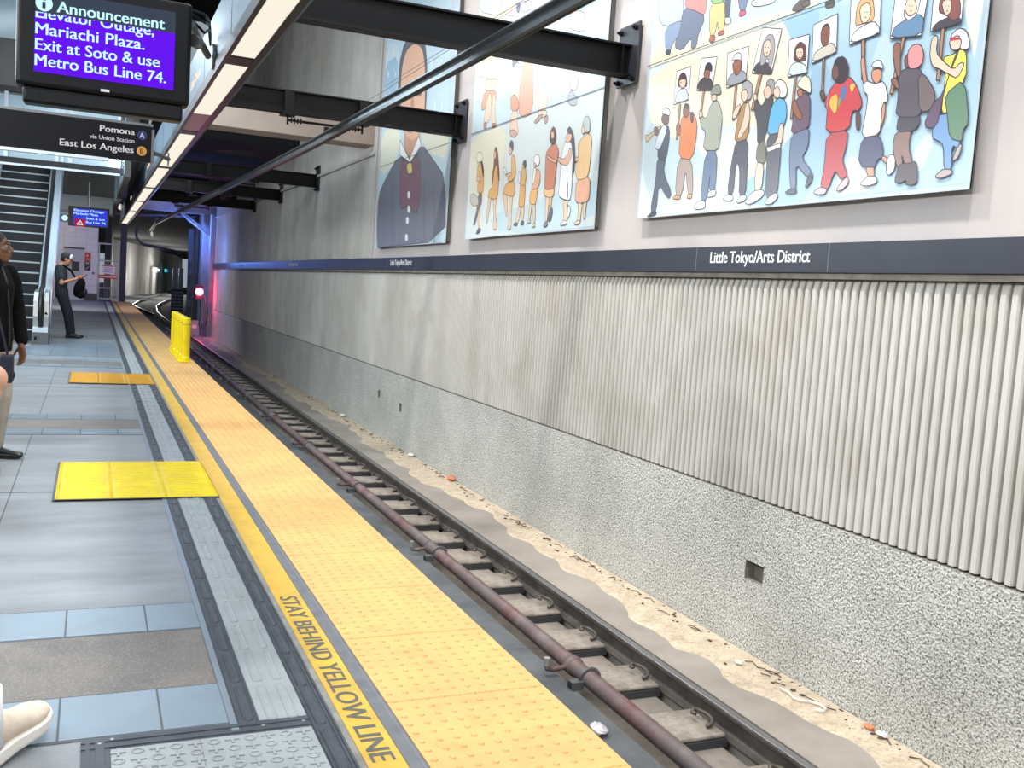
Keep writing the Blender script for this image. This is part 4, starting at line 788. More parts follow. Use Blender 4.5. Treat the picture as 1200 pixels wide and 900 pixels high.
struct(b.build('slab_walkway'), 'pale concrete slab lit blue at the foot of the portal', 'slab')
b = MB()
dn = V((7.75 - 3.4, 133 - 108, 0)).normalized(); nn = V((dn.y, -dn.x, 0))
o = V((6.3, 124.7, -1.2)) + nn * .05
b.obox(o, dn * 6, nn * .25, (0, 0, 3.2), 'door_grey'); b.obox(o + dn * 3.4 + nn * .26, dn * 2.2, nn * .1, (0, 0, 2.5), 'base_dark')
struct(b.build('door_2'), 'grey doorway in the distant tunnel wall under small lamp', 'door')

# ================================================================== PLATFORM EDGE
YS, YN = 3.03, 46.4
t = thing('tactile_edge_strip', 'wide yellow studded warning strip along the platform edge', 'tactile paving', (EDGE, 20, 0))
b = MB(); b.box(.97 - EDGE, -.03, Y0 - 20, 26.4, 0.001, .012, 'tactile_yellow'); b.box(-.03, .004, Y0 - 20, 26.4, -.06, .012, 'tactile_yellow')
y = 3.095 - .625 * 3
while y < 46.3:
    b.box(.97 - EDGE, 0, y - 20, y - 20 + .006, .0118, .0123, 'tactile_joint'); y += .625
b.build('slab', t)
b = MB(); vs = []; fs = []
y = 1.6
while y < 46.4:
    n = 8 if y < 12 else 5
    for i in range(10):
        x = -.57 + i * .0592; k = len(vs)
        for r, h in ((.0125, .012), (.0085, .0168)):
            vs += [(x + r * math.cos(2 * math.pi * q / n), y - 20 + r * math.sin(2 * math.pi * q / n), h) for q in range(n)]
        fs += [(k + q, k + (q + 1) % n, k + n + (q + 1) % n, k + n + q) for q in range(n)] + [tuple(range(k + n, k + 2 * n))]
    y += .0625
b.add(vs, fs, 'tactile_yellow'); b.build('stud_pattern', t)
t = thing('painted_yellow_line', 'narrow yellow painted line with grey warning lettering', 'floor marking', (.85, 20, 0))
b = MB(); b.box(-.055, .063, Y0 - 20, 26.4, .001, .005, 'yellow_paint'); b.build('paint', t)
b = MB(); b.text('STAY BEHIND YELLOW LINE', (-.035, 4.325 - 20, .0056), (0, -1, 0), (1, 0, 0), 1.61, .080, 'lettering_grey', .035); b.build('lettering', t)
b = MB(); b.box(.913, .969, Y0, YN, .001, .008, 'dark_line'); b.box(.957, .9585, Y0, YN, .007, .009, 'metal_edge')
tag(b.build('grey_edging_strip'), 'thin dark grey strip between the yellow line and the studded strip', 'floor strip')
b = MB(); b.box(.772, .794, Y0, YN, .0005, .004, 'grout')
tag(b.build('grout_strip'), 'thin pale cement strip beside the painted yellow line', 'floor strip')
def pill(m, x, y, w, l, z, h, mt, n=6):
    """raised rounded outline of a long bar: a rim and a sunken middle"""
    def loop(r, hl, zz):
        out = []
        for s, a0 in ((1, 0), (-1, math.pi)):
            for q in range(n + 1):
                a = a0 + math.pi * q / n
                out.append((x + r * math.cos(a), y + s * hl + r * math.sin(a), zz))
        return out
    hl = l / 2 - w / 2; r = w / 2
    L = [loop(r, hl, z), loop(r - .003, hl, z + h), loop(r - .008, hl, z + h), loop(r - .011, hl, z + h * .35)]
    k = 2 * (n + 1); vs = sum(L, []); fs = []
    for a in range(3): fs += [(a * k + q, a * k + (q + 1) % k, (a + 1) * k + (q + 1) % k, (a + 1) * k + q) for q in range(k)]
    fs.append(tuple(range(3 * k, 4 * k)))
    m.add(vs, fs, mt)
def guide(name, label, x0, x1, mt, cols, y0, w, ridges=()):
    t = thing(name, label, 'tactile paving', ((x0 + x1) / 2, 20, 0))
    c = (x0 + x1) / 2
    b = MB(); b.box(x0 - c, x1 - c, y0 - 20, YN - 20 - .4, .001, .006, mt)
    for r in ridges: b.box(r - c - .003, r - c + .003, y0 - 20, YN - 20 - .4, .006, .011, mt)
    b.build('strip', t)
    p = MB(); y = y0 + .18
    while y < YN - .6:
        for x in cols: pill(p, x - c, y - 20, w, .285, .006, .005, mt, 6 if y < 10 else 2)
        y += .3165
    p.build('bar_pattern', t)
    return t
guide('tactile_strip', 'dark grey raised-bar strip beside the concrete floor slabs', .466, .535, 'dark_tactile', (.503,), YS + .02, .034, (.473, .53))
guide('tactile_strip', 'pale grey strip with twin rows of long raised bars', .536, .690, 'light_tactile', (.578, .646), YS + .01, .036)
guide('tactile_strip', 'dark grey raised-bar strip beside the pale cement line', .691, .771, 'dark_tactile', (.723,), Y0, .036, (.752, .764, .697))
b = MB(); b.box(.442, .465, YS, YN, .001, .007, 'metal_edge')
tag(b.build('metal_edge_strip'), 'thin bright metal strip edging the concrete floor slabs', 'floor strip')
t = thing('tactile_plate', 'pale grey square plate with raised cross and ring pattern, dark border', 'tactile paving', (.34, 2.6, 0))
b = MB(); b.box(-.255, .349, -1.6, .40, .001, .006, 'light_tactile'); b.build('plate', t)
b = MB()
for ix in range(11):
    for iy in range(34):
        x = -.235 + ix * .055; y = .37 - iy * .055
        if (ix + iy) % 2 == 0:
            b.box(x - .022, x + .022, y - .004, y + .004, .006, .010, 'light_tactile'); b.box(x - .004, x + .004, y - .022, y + .022, .006, .0102, 'light_tactile')
        else:
            b.tube([(x + .016 * math.cos(a * math.pi / 5), y + .016 * math.sin(a * math.pi / 5), .0075) for a in range(10)] + [(x + .016, y, .0075)], .0035, 'light_tactile', 5, False)
b.box(.0, .003, -1.6, .40, .0055, .0065, 'grout')
b.build('cross_pattern', t)
b = MB()
for z, a, c in ((.006, -.337, -.256), (.009, -.325, -.312), (.009, -.298, -.272)): b.box(a, c, -1.6, .485, .001, z, 'dark_tactile')
for z, a, c in ((.0062, .401, .485), (.0092, .412, .425), (.0092, .452, .474)): b.box(-.337, .35, a, c, .001, z, 'dark_tactile')
for x, y in ((-.285, .44), (-.25, .462), (.2, .44), (.33, .44), (-.285, .1)): b.cyl((x, y, .006), (x, y, .0105), .006, 'nozzle_metal', 8)
b.build('border', t)
def ribbed_mat(label, y0, m, x1, dome):
    t = thing('tactile_mat', label, 'tactile mat', (.3, y0, 0))
    x0 = -.18 if dome else -.235
    b = MB(); b.box(x0 - .3, x1 - .3, 0, 1.235, .0136, .017, m); b.box(x0 - .315, x1 - .295, -.012, 1.247, .0122, .0135, 'joint'); b.build('base', t)
    b = MB(); w = (x1 - x0) / 3
    for c in range(3):
        for r in range(16):
            y = .045 + r * .0765; a = x0 - .3 + c * w + .035; e = a + w - .07
            b.prism([(y - .013, .017), (y + .013, .017), (y + .008, .023), (y - .008, .023)], 0, a, e, m)
    for c in range(4):
        for r in range(32):
            x = x0 - .3 + min(max(c * w, .012), 3 * w - .012); y = .02 + r * .0385
            b.cyl((x, y, .017), (x, y, .022), .009, m, 6)
    b.build('ridge_pattern', t)
ribbed_mat('bright lemon yellow ribbed mat lying across the grey strips', 6.42, 'mat_yellow', .79, True)
ribbed_mat('ochre yellow ribbed mat further down, near the standing man', 13.03, 'mat_ochre', .765, False)
# yellow barrier posts
t = thing('barrier_posts', 'short row of yellow flexible barrier posts standing on the studded strip', 'barrier', (1.42, 17.7, .017))
b = MB(); b.box(-.11, .10, -1.35, 1.45, 0, .016, 'mat_yellow'); b.build('base', t, bevel=.004)
for i in range(5):
    y = -1.2 + i * .62
    b = MB(); b.tube([(0, y, .016), (0, y, .06), (0, y, .09), (0, y, .70), (0, y, .715)], [.075, .075, .062, .062, .052], 'mat_yellow', 16); b.tube([(0, y, .6), (0, y, .62)], .0635, 'yellow_paint', 16)
    b.build('post', t, smooth=False)
    
# ================================================================== TRACK
def railprof(cx, top):
    h = .150
    p = [(.036, 0), (.036, -.028), (.030, -.036), (.009, -.044), (.009, -.118), (.03, -.130), (.072, -.139), (.072, -h)]
    return [(cx + x, top + z) for x, z in p] + [(cx - x, top + z) for x, z in reversed(p)]
def rail_path(pts, m, off, top=-1.0):
    prof = railprof(0, 0); n = len(prof); vs = []; fs = []
    for i, p in enumerate(pts):
        a, c = pts[max(i - 1, 0)], pts[min(i + 1, len(pts) - 1)]
        d = V((c[0] - a[0], c[1] - a[1], 0)).normalized(); r = V((d.y, -d.x, 0))
        for x, z in prof:
            q = V((p[0], p[1], 0)) + r * (x + off); vs.append((q.x, q.y, top + z))
    for i in range(len(pts) - 1):
        for k in range(n):
            fs.append((i * n + (k + 1) % n, i * n + k, (i + 1) * n + k, (i + 1) * n + (k + 1) % n))
    fs += [tuple(range(n)), tuple(range((len(pts) - 1) * n, len(pts) * n))[::-1]]
    m.add(vs, fs, 'rail_side')
    # polished running band on the head
    vs = []; fs = []
    for i, p in enumerate(pts):
        a, c = pts[max(i - 1, 0)], pts[min(i + 1, len(pts) - 1)]
        d = V((c[0] - a[0], c[1] - a[1], 0)).normalized(); r = V((d.y, -d.x, 0))
        for x, z in ((-.0362, -.008), (-.03, .0012), (.016, .0012)):
            q = V((p[0], p[1], 0)) + r * (x + off); vs.append((q.x, q.y, top + z))
    for i in range(len(pts) - 1):
        for k in range(2): fs.append((i * 3 + k, i * 3 + k + 1, (i + 1) * 3 + k + 1, (i + 1) * 3 + k))
    m.add(vs, fs, 'rail_top')
CL = [(3.65, Y0), (3.65, 20), (3.65, 45), (3.62, 55), (3.75, 64), (4.3, 75), (5.0, 82), (5.9, 90), (7.75, 106), (10, 122)]
b = MB(); rail_path(CL, b, 0); tag(b.build('running_rail'), 'steel running rail along the wall side of the track', 'rail')
b = MB(); rail_path([(x - 1.45, y) for x, y in CL[:4]] + [(2.15, 64), (2.6, 74), (3.6, 86), (6.15, 108), (8.3, 124)], b, 0)
tag(b.build('running_rail'), 'steel running rail hidden under the platform edge, curving away beyond it', 'rail')
b = MB(); rail_path([(2.75, 73), (2.95, 67), (3.35, 60)], b, 0); tag(b.build('switch_rail'), 'short diverging switch rail crossing the far track', 'rail')
# rail fasteners
def fastener():
    t = thing('rail_fastener', '', 'rail fastener', (3.41, 0, -1.166))
    b = MB()
    for i in range(4): b.box(-.185 + i * .002, .155, -.195 + i * .001, .195 - i * .001, .001 + i * .0125, .011 + i * .0125, 'rubber')
    b.build('rubber_layer', t)
    b = MB(); b.prism([(-.178, -.186), (.150, -.186), (.150, .186), (-.178, .186)], 2, .051, .078, 'pad_concrete'); b.build('pad', t, bevel=.012)
    b = MB(); b.box(.156, .37, -.10, .10, .0005, .0145, 'clip_steel'); b.build('tie_plate', t)
    b = MB(); pts = []
    for i in range(15):
        a = -2.2 + i * .42
        pts.append((.095 + .046 * math.cos(a), .0 + .052 * math.sin(a) - .05 + i * .006, .092 + i * .0042 - (.02 if i > 11 else 0)))
    b.tube(pts, .0125, 'clip_steel', 7); b.tube([(.10, -.06, .08), (.13, -.03, .085), (.165, .0, .06)], .010, 'clip_steel', 7); b.build('clip', t, smooth=True)
    return t
f0 = fastener()
for i in range(50):
    o = f0 if i == 0 else copy_tree(f0)
    o.location.y = 3.99 + .75 * i
    o['label'] = 'rail fastener pad with coiled spring clip, %s along the rail from the camera' % ordinal(i + 1)
    o['group'] = 'rail fasteners beside the running rail'
# pipe
t = thing('sprinkler_pipe', 'dull maroon pipe running along the track beside the fastener pads', 'pipe', (3.085, 20, -1.05))
b = MB(); b.tube([(0, -24, 0), (0, 26, 0)], .056, 'pipe_maroon', 24)
b.build('pipe', t, smooth=True)
for i in range(-1, 13):
    y = 5.42 + 3.05 * i - 20
    b = MB(); b.tube([(.066 * math.cos(a), y, .066 * math.sin(a)) for a in [math.pi * (1.08 - 1.16 * q / 14) for q in range(15)]], .018, 'galvanised', 6, flat=.35)
    b.box(-.145, -.058, y - .035, y + .035, -.0535, .0, 'galvanised'); b.box(-.147, -.10, y - .025, y + .025, -.046, -.008, 'gap_shade')
    b.cyl((-.078, y, .0), (-.078, y, .03), .008, 'clip_steel', 8); b.build('pipe_bracket', t)
    yn = y + .24
    b = MB(); b.tube([(-.04, yn, 0), (-.16, yn - .01, -.01), (-.20, yn, .0), (-.205, yn, .02)], [.018, .018, .021, .021], 'pipe_maroon', 10); b.tube([(0, yn - .035, 0), (0, yn + .035, 0)], .066, 'pipe_maroon', 20)
    nz = b.build('nozzle_arm', t, smooth=True)
    b = MB(); b.cyl((-.205, yn, .021), (-.205, yn, .075), .023, 'nozzle_metal', 12); b.build('nozzle_cap', nz)
# sand and litter along the wall
b = MB(); vs = []; fs = []; n = 420
for i in range(n):
    y = -2 + i * .107
    e = 4.29 + .05 * math.sin(y * 1.9) + .035 * math.sin(y * 4.3 + 1) + .03 * math.sin(y * 9.1) + random.uniform(-.012, .012) + (.07 * math.sin(y * .8) if y > 6 else 0)
    vs += [(e, y, -1.1699), (e + .03, y, -1.163), (4.5, y, -1.156), (4.655, y, -1.150)]
for i in range(n - 1): fs += [(i * 4 + c, i * 4 + c + 1, i * 4 + c + 5, i * 4 + c + 4) for c in range(3)]
b.add(vs, fs, 'sand'); tag(b.build('sand_drift'), 'pale sandy dirt drifted along the foot of the rough wall', 'sand', kind='stuff')
b = MB()
for i in range(420):
    y = random.uniform(3, 40); x = 4.63 - abs(random.gauss(0, .09)); r = random.uniform(.004, .014)
    b.ball((x, y, -1.152), (r * random.uniform(.7, 2.2), r * random.uniform(.7, 2.4), r * .6), 'litter_dark', 5, 3)
for i in range(60):
    y = random.uniform(3.5, 20); x = 4.6 - abs(random.gauss(0, .04)); a = random.uniform(0, 3)
    b.tube([(x, y, -1.146), (x + .05 * math.cos(a), y + .09 * math.sin(a), -1.14), (x + .03 * math.cos(a + 1), y + .14 * math.sin(a), -1.148)], .004, 'litter_dark', 4)
tag(b.build('rubble_litter'), 'dark twigs and grit lying along the wall foot', 'debris', kind='stuff')
b = MB(); pts = []
for p in ((4.44, 5.14), (4.45, 5.06), (4.42, 4.98), (4.45, 4.93), (4.50, 4.90), (4.53, 4.84), (4.52, 4.77), (4.47, 4.75), (4.44, 4.79)): pts.append((p[0], p[1], -1.141))
b.tube(pts, .011, 'litter_white', 6, flat=.3); tag(b.build('strap', smooth=True), 'curled white strap lying on the sand by the rail', 'litter')
for nm, lb, mt, x, y, r in (('paper_scrap', 'orange scrap on the sand by the wall foot', 'litter_orange', 4.60, 4.47, .028), ('paper_scrap', 'crumpled white scrap beside the orange scrap at the wall foot', 'litter_white', 4.60, 4.36, .03),
                        ('plastic_tube', 'small pale tube on the sand between rail and wall', 'litter_white', 4.44, 5.62, .022), ('paper_cup', 'pinkish crumpled wrapper against the wall foot', 'litter_orange', 4.6, 12.35, .06),
                        ('paper_scrap', 'white wad at the wall foot beyond the pinkish wrapper', 'litter_white', 4.6, 14.2, .045), ('paper_scrap', 'small white scrap at the wall foot, farthest of the white litter', 'litter_white', 4.58, 18.6, .05), ('plastic_wrapper', 'clear plastic wrapper lying on the dark ledge under the platform edge', 'litter_clear', 2.81, 4.80, .05)):
    q = MB(); q.ball((0, 0, 0), (r, r * 1.5, r * .5), mt, 9, 6)
    for i, v in enumerate(q.v): q.v[i] = tuple(c * random.uniform(.7, 1.25) for c in v)
    o = tag(q.build(nm), lb, 'litter'); o.location = (x, y, (-1.104 if x < 3 else -1.150) + r * .62)
# ================================================================== BEAMS, CONDUCTOR
def beam(y, insul, label, z0=3.60, z1=3.89):
    t = thing('ceiling_beam', label, 'beam', (0, y, z0), group='black steel beams over the track')
    x0, x1, h = 1.245, XW - .045, z1 - z0
    b = MB(); b.box(x0, x1, -.006, .006, .016, h - .016, 'black_steel'); b.box(x0, x1, -.085, .085, 0, .017, 'black_steel'); b.box(x0, x1, -.085, .085, h - .017, h, 'black_steel')
    for x in (x1 - .10,): b.box(x, x + .012, -.08, -.006, .016, h - .016, 'black_steel')
    b.build('beam_section', t)
    b = MB(); b.box(XW - .044, XW - .022, -.19, .19, -.075, h + .205, 'plate_steel'); b.build('end_plate', t, bevel=.003)
    for yy in (-.14, .14):
        for zz in (-.035, h + .15):
            b = MB(); b.cyl((XW - .10, yy, zz), (XW - .045, yy, zz), .013, 'black_steel', 8); b.cyl((XW - .075, yy, zz), (XW - .044, yy, zz), .026, 'black_steel', 6); b.build('bolt', t)
    if insul:
        for x in (2.27, 3.26):
            b = MB(); b.box(x - .06, x + .06, -.10, -.086, -.01, h, 'black_steel'); b.box(x - .09, x + .09, -.12, .1, -.03, -.001, 'black_steel'); b.cyl((x, -.02, -.14), (x, -.02, -.03), .014, 'black_steel', 8); b.build('hanger', t)
            s = 1 if x < 2.8 else -1
            b = MB()
            for k, xx in enumerate((.05, .09, .13, .17)): b.ball((x + s * xx, -.02, -.085), (.014, .042 if k % 2 else .034, .042 if k % 2 else .034), 'insulator', 10, 6)
            b.cyl((x, -.02, -.085), (x + s * .2, -.02, -.085), .016, 'insulator', 8); b.build('insulator', t, smooth=True)
        b = MB(); b.cyl((2.45, -.02, -.085), (3.08, -.02, -.085), .017, 'black_steel', 10); b.build('cross_rod', t)
    return t
for i, (y, ins) in enumerate(((8.37, 0), (13.0, 1), (22.45, 1), (27.15, 1), (31.85, 1))):
    beam(y, ins, ('black steel beam nearest the camera, bolted to the pink wall between two murals', 'black steel beam with hanging insulators, crossing the tall portrait mural',
                  'black steel beam just beyond the pink concrete strut, bolted to the ribbed wall', 'black steel beam fourth from the camera, over the ribbed wall', 'black steel beam fifth and last before the dark ceiling')[i])
t = thing('overhead_conductor_rail', 'long grey overhead conductor rail running under the black beams above the track', 'power rail', (2.8, 0, 3.36))
b = MB()
prof = [(-.05, .055), (.05, .055), (.05, .043), (.016, .034), (.03, -.01), (.034, -.05), (.012, -.062), (-.012, -.062), (-.034, -.05), (-.03, -.01), (-.016, .034), (-.05, .043)]
path = [(0, -3, .0), (0, 8, 0), (-.02, 14, .0), (-.17, 24.4, .03), (-.28, 32, .05), (-.38, 40, .08), (-.40, 44, .1), (-.2, 52, .1), (.3, 60, .1)]
n = len(prof); vs = []; fs = []
for (x, y, z) in path: vs += [(x + p * 1.0, y, z + q) for p, q in prof]
for i in range(len(path) - 1):
    for k in range(n): fs.append((i * n + (k + 1) % n, i * n + k, (i + 1) * n + k, (i + 1) * n + (k + 1) % n))
fs += [tuple(range(n)), tuple(range((len(path) - 1) * n, len(path) * n))[::-1]]
b.add(vs, fs, 'conductor'); b.build('rail_profile', t)
b = MB(); b.tube([(x, y, z - .068) for x, y, z in path], .007, 'rail_side', 6); b.build('contact_wire', t)
for y in (12.98, 22.43, 27.13, 31.83):
    x = -.02 - max(0, (y - 14)) * .0145
    b = MB(); b.box(x - .03, x + .03, y - .03, y + .03, .056, .128, 'black_steel'); b.build('clamp', t)
# thin wires over the mural
b = MB(); b.tube([(4.4, 24.88, 4.80), (4.4, 16.4, 4.71), (4.4, 10.4, 4.75), (4.4, 1, 4.8)], .004, 'rail_side', 5)
tag(b.build("overhead_wire"), 'thin wire stretched in front of the tall portrait mural', 'wire')

# ================================================================== LIGHT STRIP
t = thing('linear_light', 'long suspended strip light with bright panels running above the platform edge', 'ceiling light', (1.08, 20, 3.2), kind='thing')
b = MB(); b.box(-.15, .16, -17, 21.2, .02, .10, 'housing_dark'); b.box(-.15, -.112, -17, 21.2, 0, .02, 'housing_dark'); b.box(.075, .13, -17, 21.2, 0, .02, 'housing_dark')
b.prism([(.13, 0), (.16, .02), (.16, .10), (.10, .10)], 1, -17, 21.2, 'housing_dark'); b.build('housing', t)
b = MB(); b.box(-.142, .155, -17, 21.2, .101, .56, 'fascia_blue')
for y in range(-16, 21, 2): b.box(-.144, -.142, y, y + .01, .12, .55, 'joint')
b.build('fascia', t)
for g in range(-1, 8):
    for k in range(3):
        y = 8.6 + g * 4.6 + k * 1.42 - 20
        if y < -17 or y + 1.38 > 21: continue
        lit = not (g == 0 and k == 2)
        b = MB(); b.box(-.110, .073, y, y + 1.375, .002, .018, 'lamp_diffuser' if lit else 'unlit_panel_reflection')
        o = b.build('light_panel', t)
        if not lit: o['label'] = 'unlit panel with painted red reflection'
for g in range(-2, 8):
    y = 8.6 + g * 4.6 - .33 - 20
    if -17 < y < 20.5:
        b = MB(); b.box(-.111, .074, y, y + .31, .001, .02, 'housing_dark'); b.build('blank_panel', t)
for y in (11.42, 20.8, 30.2):
    b = MB(); b.text('Little Tokyo', (-.1435, y - 20, .235), (0, -1, 0), (0, 0, 1), 1.0, .10, 'lit_sign', .01); b.build('lettering', t)

# ================================================================== SCREENS AND SIGNS
t = thing('announcement_screen', 'black hanging screen reading Announcement in white on violet', 'screen', (.05, 8.0, 3.1))
t['label'] = 'large black hanging screen with white announcement text on violet'
b = MB(); b.box(-.6, .6, .012, .22, -.375, .395, 'black_plastic'); b.build('case', t, bevel=.03, seg=3)
b = MB(); b.box(-.55, .555, .03, .2, -.495, -.376, 'black_gloss'); b.build('lower_case', t, bevel=.02)
b = MB(); b.box(-.479, .479, .002, .0115, -.272, .305, 'screen_violet'); b.build('screen', t)
T = [('Elevator Outage,', -.472, .108, .80), ('Mariachi Plaza.', -.472, -.006, .735), ('Exit at Soto & use', -.472, -.118, .845), ('Metro Bus Line 74.', -.472, -.229, .895)]
for s, x, z, w in T:
    b = MB(); b.text(s, (x, .0012, z), (1, 0, 0), (0, 0, 1), w, .085, 'screen_text', .018); b.build('lettering', t)
b = MB(); b.box(-.479, .479, -.0015, .0, .148, .305, 'screen_header'); hd = b.build('screen_header', t)
b = MB(); b.text('Announcement', (-.335, -.003, .165), (1, 0, 0), (0, 0, 1), .735, .085, 'screen_text', .026); b.build('lettering', hd)
b = MB(); b.cyl((-.42, -.0016, .212), (-.42, -.004, .212), .056, 'screen_text', 24); b.text('i', (-.431, -.0045, .176), (1, 0, 0), (0, 0, 1), .02, .075, 'screen_header', .02); b.build('information_icon', hd)
b = MB(); b.box(-.03, .03, .006, .0115, -.352, -.334, 'led_white'); b.build('label_plate', t)
b = MB(); b.tube([(.60, .12, .27), (.68, .5, .27), (.825, 1.08, .25)], .03, 'galvanised', 12); b.cyl((.858, 1.10, .25), (.883, 1.10, .25), .11, 'galvanised', 18); b.cyl((.62, .14, .15), (.66, .2, .15), .05, 'galvanised', 12)
b.build('support_arm', t)
b = MB()
for z in (.40, .33, .37): b.tube([(.6, .15, z - .02), (.72, .35, z - .06 + (z - .33)), (.79, .7, z + .05), (.845, 1.1, z + .02)], .011, 'black_plastic', 8)
b.build('cable', t)
for z in (.395,):
    b = MB(); b.cyl((-.3, .12, z), (-.3, .12, 2.0), .03, 'galvanised', 10); b.cyl((.3, .12, z), (.3, .12, 2.0), .03, 'galvanised', 10); b.build('hanger', t)

t = thing('destination_sign', 'long navy hanging sign listing two train destinations below the announcement screen', 'sign', (-.6, 14.0, 3.12))
b = MB(); b.box(-1.3, 1.27, .0, .10, -.235, .235, 'sign_navy'); b.build('board', t, bevel=.006)
b = MB(); b.box(-1.32, 1.29, .02, .12, .2355, .27, 'galvanised'); b.box(1.272, 1.31, .01, .1, -.235, .2, 'galvanised'); b.build('frame_rail', t)
b = MB(); b.box(-1.3, .75, -.02, .08, -.275, -.2355, 'bright_alu'); b.build('lower_trim', t)
b = MB(); b.text('Pomona', (.64, -.002, .10), (1, 0, 0), (0, 0, 1), .422, .082, 'cream_letters', .02); b.build('lettering', t)
b = MB(); b.text('via Union Station', (.52, -.002, -.004), (1, 0, 0), (0, 0, 1), .54, .055, 'cream_letters', .012); b.build('lettering', t)
b = MB(); b.text('East Los Angeles', (.17, -.002, -.137), (1, 0, 0), (0, 0, 1), .885, .088, 'cream_letters', .02); b.build('lettering', t)
for z, m, s in ((.108, 'blue_disc', 'A'), (-.098, 'gold_disc', 'E')):
    b = MB(); b.cyl((1.155, -.004, z), (1.155, .001, z), .062, m, 28); b.text(s, (1.155, -.0055, z - .034), (1, 0, 0), (0, 0, 1), None, .068, 'cream_letters' if s == 'A' else 'sign_navy', .01, align=.5); b.build('line_badge', t)
b = MB(); b.tube([(1.31, .06, -.1), (1.42, .2, -.11), (1.525, .5, -.11)], .03, 'galvanised', 10); b.cyl((1.515, .5, -.11), (1.53, .5, -.11), .09, 'galvanised', 16); b.build('support_arm', t)
for x in (-.9, .9):
    b = MB(); b.cyl((x, .07, .271), (x, .07, 2.2), .025, 'galvanised', 10); b.build('hanger', t)

t = thing('information_screen', 'small distant blue screen with red warning triangle above the white tiled wall', 'screen', (-.09, 29.0, 2.79))
b = MB(); b.box(-.55, .47, .01, .14, -.26, .27, 'black_plastic'); b.build('case', t, bevel=.01)
b = MB(); b.box(-.43, .415, .004, .0095, -.215, .215, 'screen_blue'); sc_ = b.build('screen', t)
b = MB(); b.box(-.395, -.13, .001, .0035, -.265, -.065, 'screen_red'); b.build('warning_field', sc_)
b = MB()
for p, q in (((-.335, -.215), (-.19, -.215)), ((-.19, -.215), (-.2625, -.10)), ((-.2625, -.10), (-.335, -.215))): b.tube([(p[0], -.001, p[1]), (q[0], -.001, q[1])], .008, 'screen_text', 6)
b.box(-.267, -.258, -.002, 0, -.18, -.135, 'screen_text'); b.box(-.267, -.258, -.002, 0, -.2, -.19, 'screen_text'); b.build('warning_triangle', sc_)
for s, x, z, w in (('Elevator Outage', -.42, .14, .75), ('Mariachi Plaza', -.42, .05, .6), ('Soto & use', -.11, -.06, .46), ('Bus Line 74.', -.11, -.16, .5)):
    b = MB(); b.text(s, (x, .002, z), (1, 0, 0), (0, 0, 1), w, .062, 'screen_text', .012); b.build('lettering', sc_)
b = MB(); b.box(-.76, -.56, .02, .12, -.17, .02, 'blue_disc'); b.cyl((-.64, .018, -.07), (-.64, .021, -.07), .075, 'screen_text', 20); b.build('line_badge', t)
b = MB(); b.cyl((-.05, .07, .27), (-.05, .07, .95), .03, 'galvanised', 10); b.build('hanger', t)
t = thing('security_camera', 'small white dome camera hanging beside the far end of the strip light', 'camera', (.86, 38.5, 3.66))
b = MB(); b.cyl((0, 0, .0), (0, 0, .14), .07, 'sole_white', 14); b.cyl((0, 0, .07), (.075, 0, .07), .03, 'sole_white', 10); b.build('housing', t); b = MB(); b.ball((0, 0, 0), .068, 'sole_white', 14, 8); b.build('dome', t, smooth=True)

# ================================================================== MURALS
def chaikin(p, n):
    for _ in range(n):
        q = []
        for i in range(len(p)):
            a, c = p[i], p[(i + 1) % len(p)]
            q += [(a[0] * .78 + c[0] * .22, a[1] * .78 + c[1] * .22), (a[0] * .22 + c[0] * .78, a[1] * .22 + c[1] * .78)]
        p = q
    return p
def mural(name, label, y0, y1, z0, ztop, splits, art, seams):
    yc = (y0 + y1) / 2
    t = thing(name, label, 'mural', (4.62, yc, z0))
    zs = [z0] + splits + [ztop]
    b = MB(); b.box(.0125, .078, y0 - yc + .05, y1 - yc - .05, .03, ztop - z0 - .03, 'mural_back'); b.build('backing_frame', t)
    for a, c in zip(zs, zs[1:]):
        b = MB(); b.box(0, .0115, y0 - yc, y1 - yc, a - z0 + .003, c - z0 - .003, 'mural_edge')
        for q in (y0 - yc, y1 - yc - .012): b.box(-.006, .012, q, q + .012, a - z0 + .003, c - z0 - .003, 'mural_edge')
        b.build('panel', t)
    vs = []; fs = []; cs = []; d = .0008
    def put(poly, c):
        nonlocal d
        area = sum(poly[i][0] * poly[(i + 1) % len(poly)][1] - poly[(i + 1) % len(poly)][0] * poly[i][1] for i in range(len(poly)))
        if area > 0: poly = poly[::-1]
        k = len(vs); vs.extend((-d, y - yc, z - z0) for y, z in poly); fs.append(tuple(range(k, k + len(poly)))); cs.append(c)
    for c, line, sm, poly in art:
        p = chaikin(poly, sm); put(p, c); d += .00004
        if line:
            w = .0035 if name != 'portrait_mural' else .006
            for i in range(len(p)):
                a, e = p[i], p[(i + 1) % len(p)]
                L = math.hypot(e[0] - a[0], e[1] - a[1])
                if L < 1e-5: continue
                nx, ny = -(e[1] - a[1]) / L * w, (e[0] - a[0]) / L * w
                put([(a[0] + nx, a[1] + ny), (e[0] + nx, e[1] + ny), (e[0] - nx, e[1] - ny), (a[0] - nx, a[1] - ny)], (74, 70, 76))
            d += .00003
    for s in splits: put([(y0, s - .004), (y1, s - .004), (y1, s + .004), (y0, s + .004)], (70, 74, 80))
    for s in seams: put([(s, z0), (s + .004, z0), (s + .004, ztop), (s, ztop)], (176, 196, 206))
    me = bpy.data.meshes.new('painting'); me.from_pydata(vs, [], fs); me.materials.append(MATS['mural_paint'])
    ca = me.color_attributes.new('paint', 'FLOAT_COLOR', 'CORNER')
    i = 0
    for p, c in zip(me.polygons, cs):
        for _ in p.loop_indices: ca.data[p.loop_indices[_ - p.loop_indices[0]] if False else i].color = rgb(c); i += 1
    o = bpy.data.objects.new('painting', me); col.objects.link(o); o.parent = t
    return t
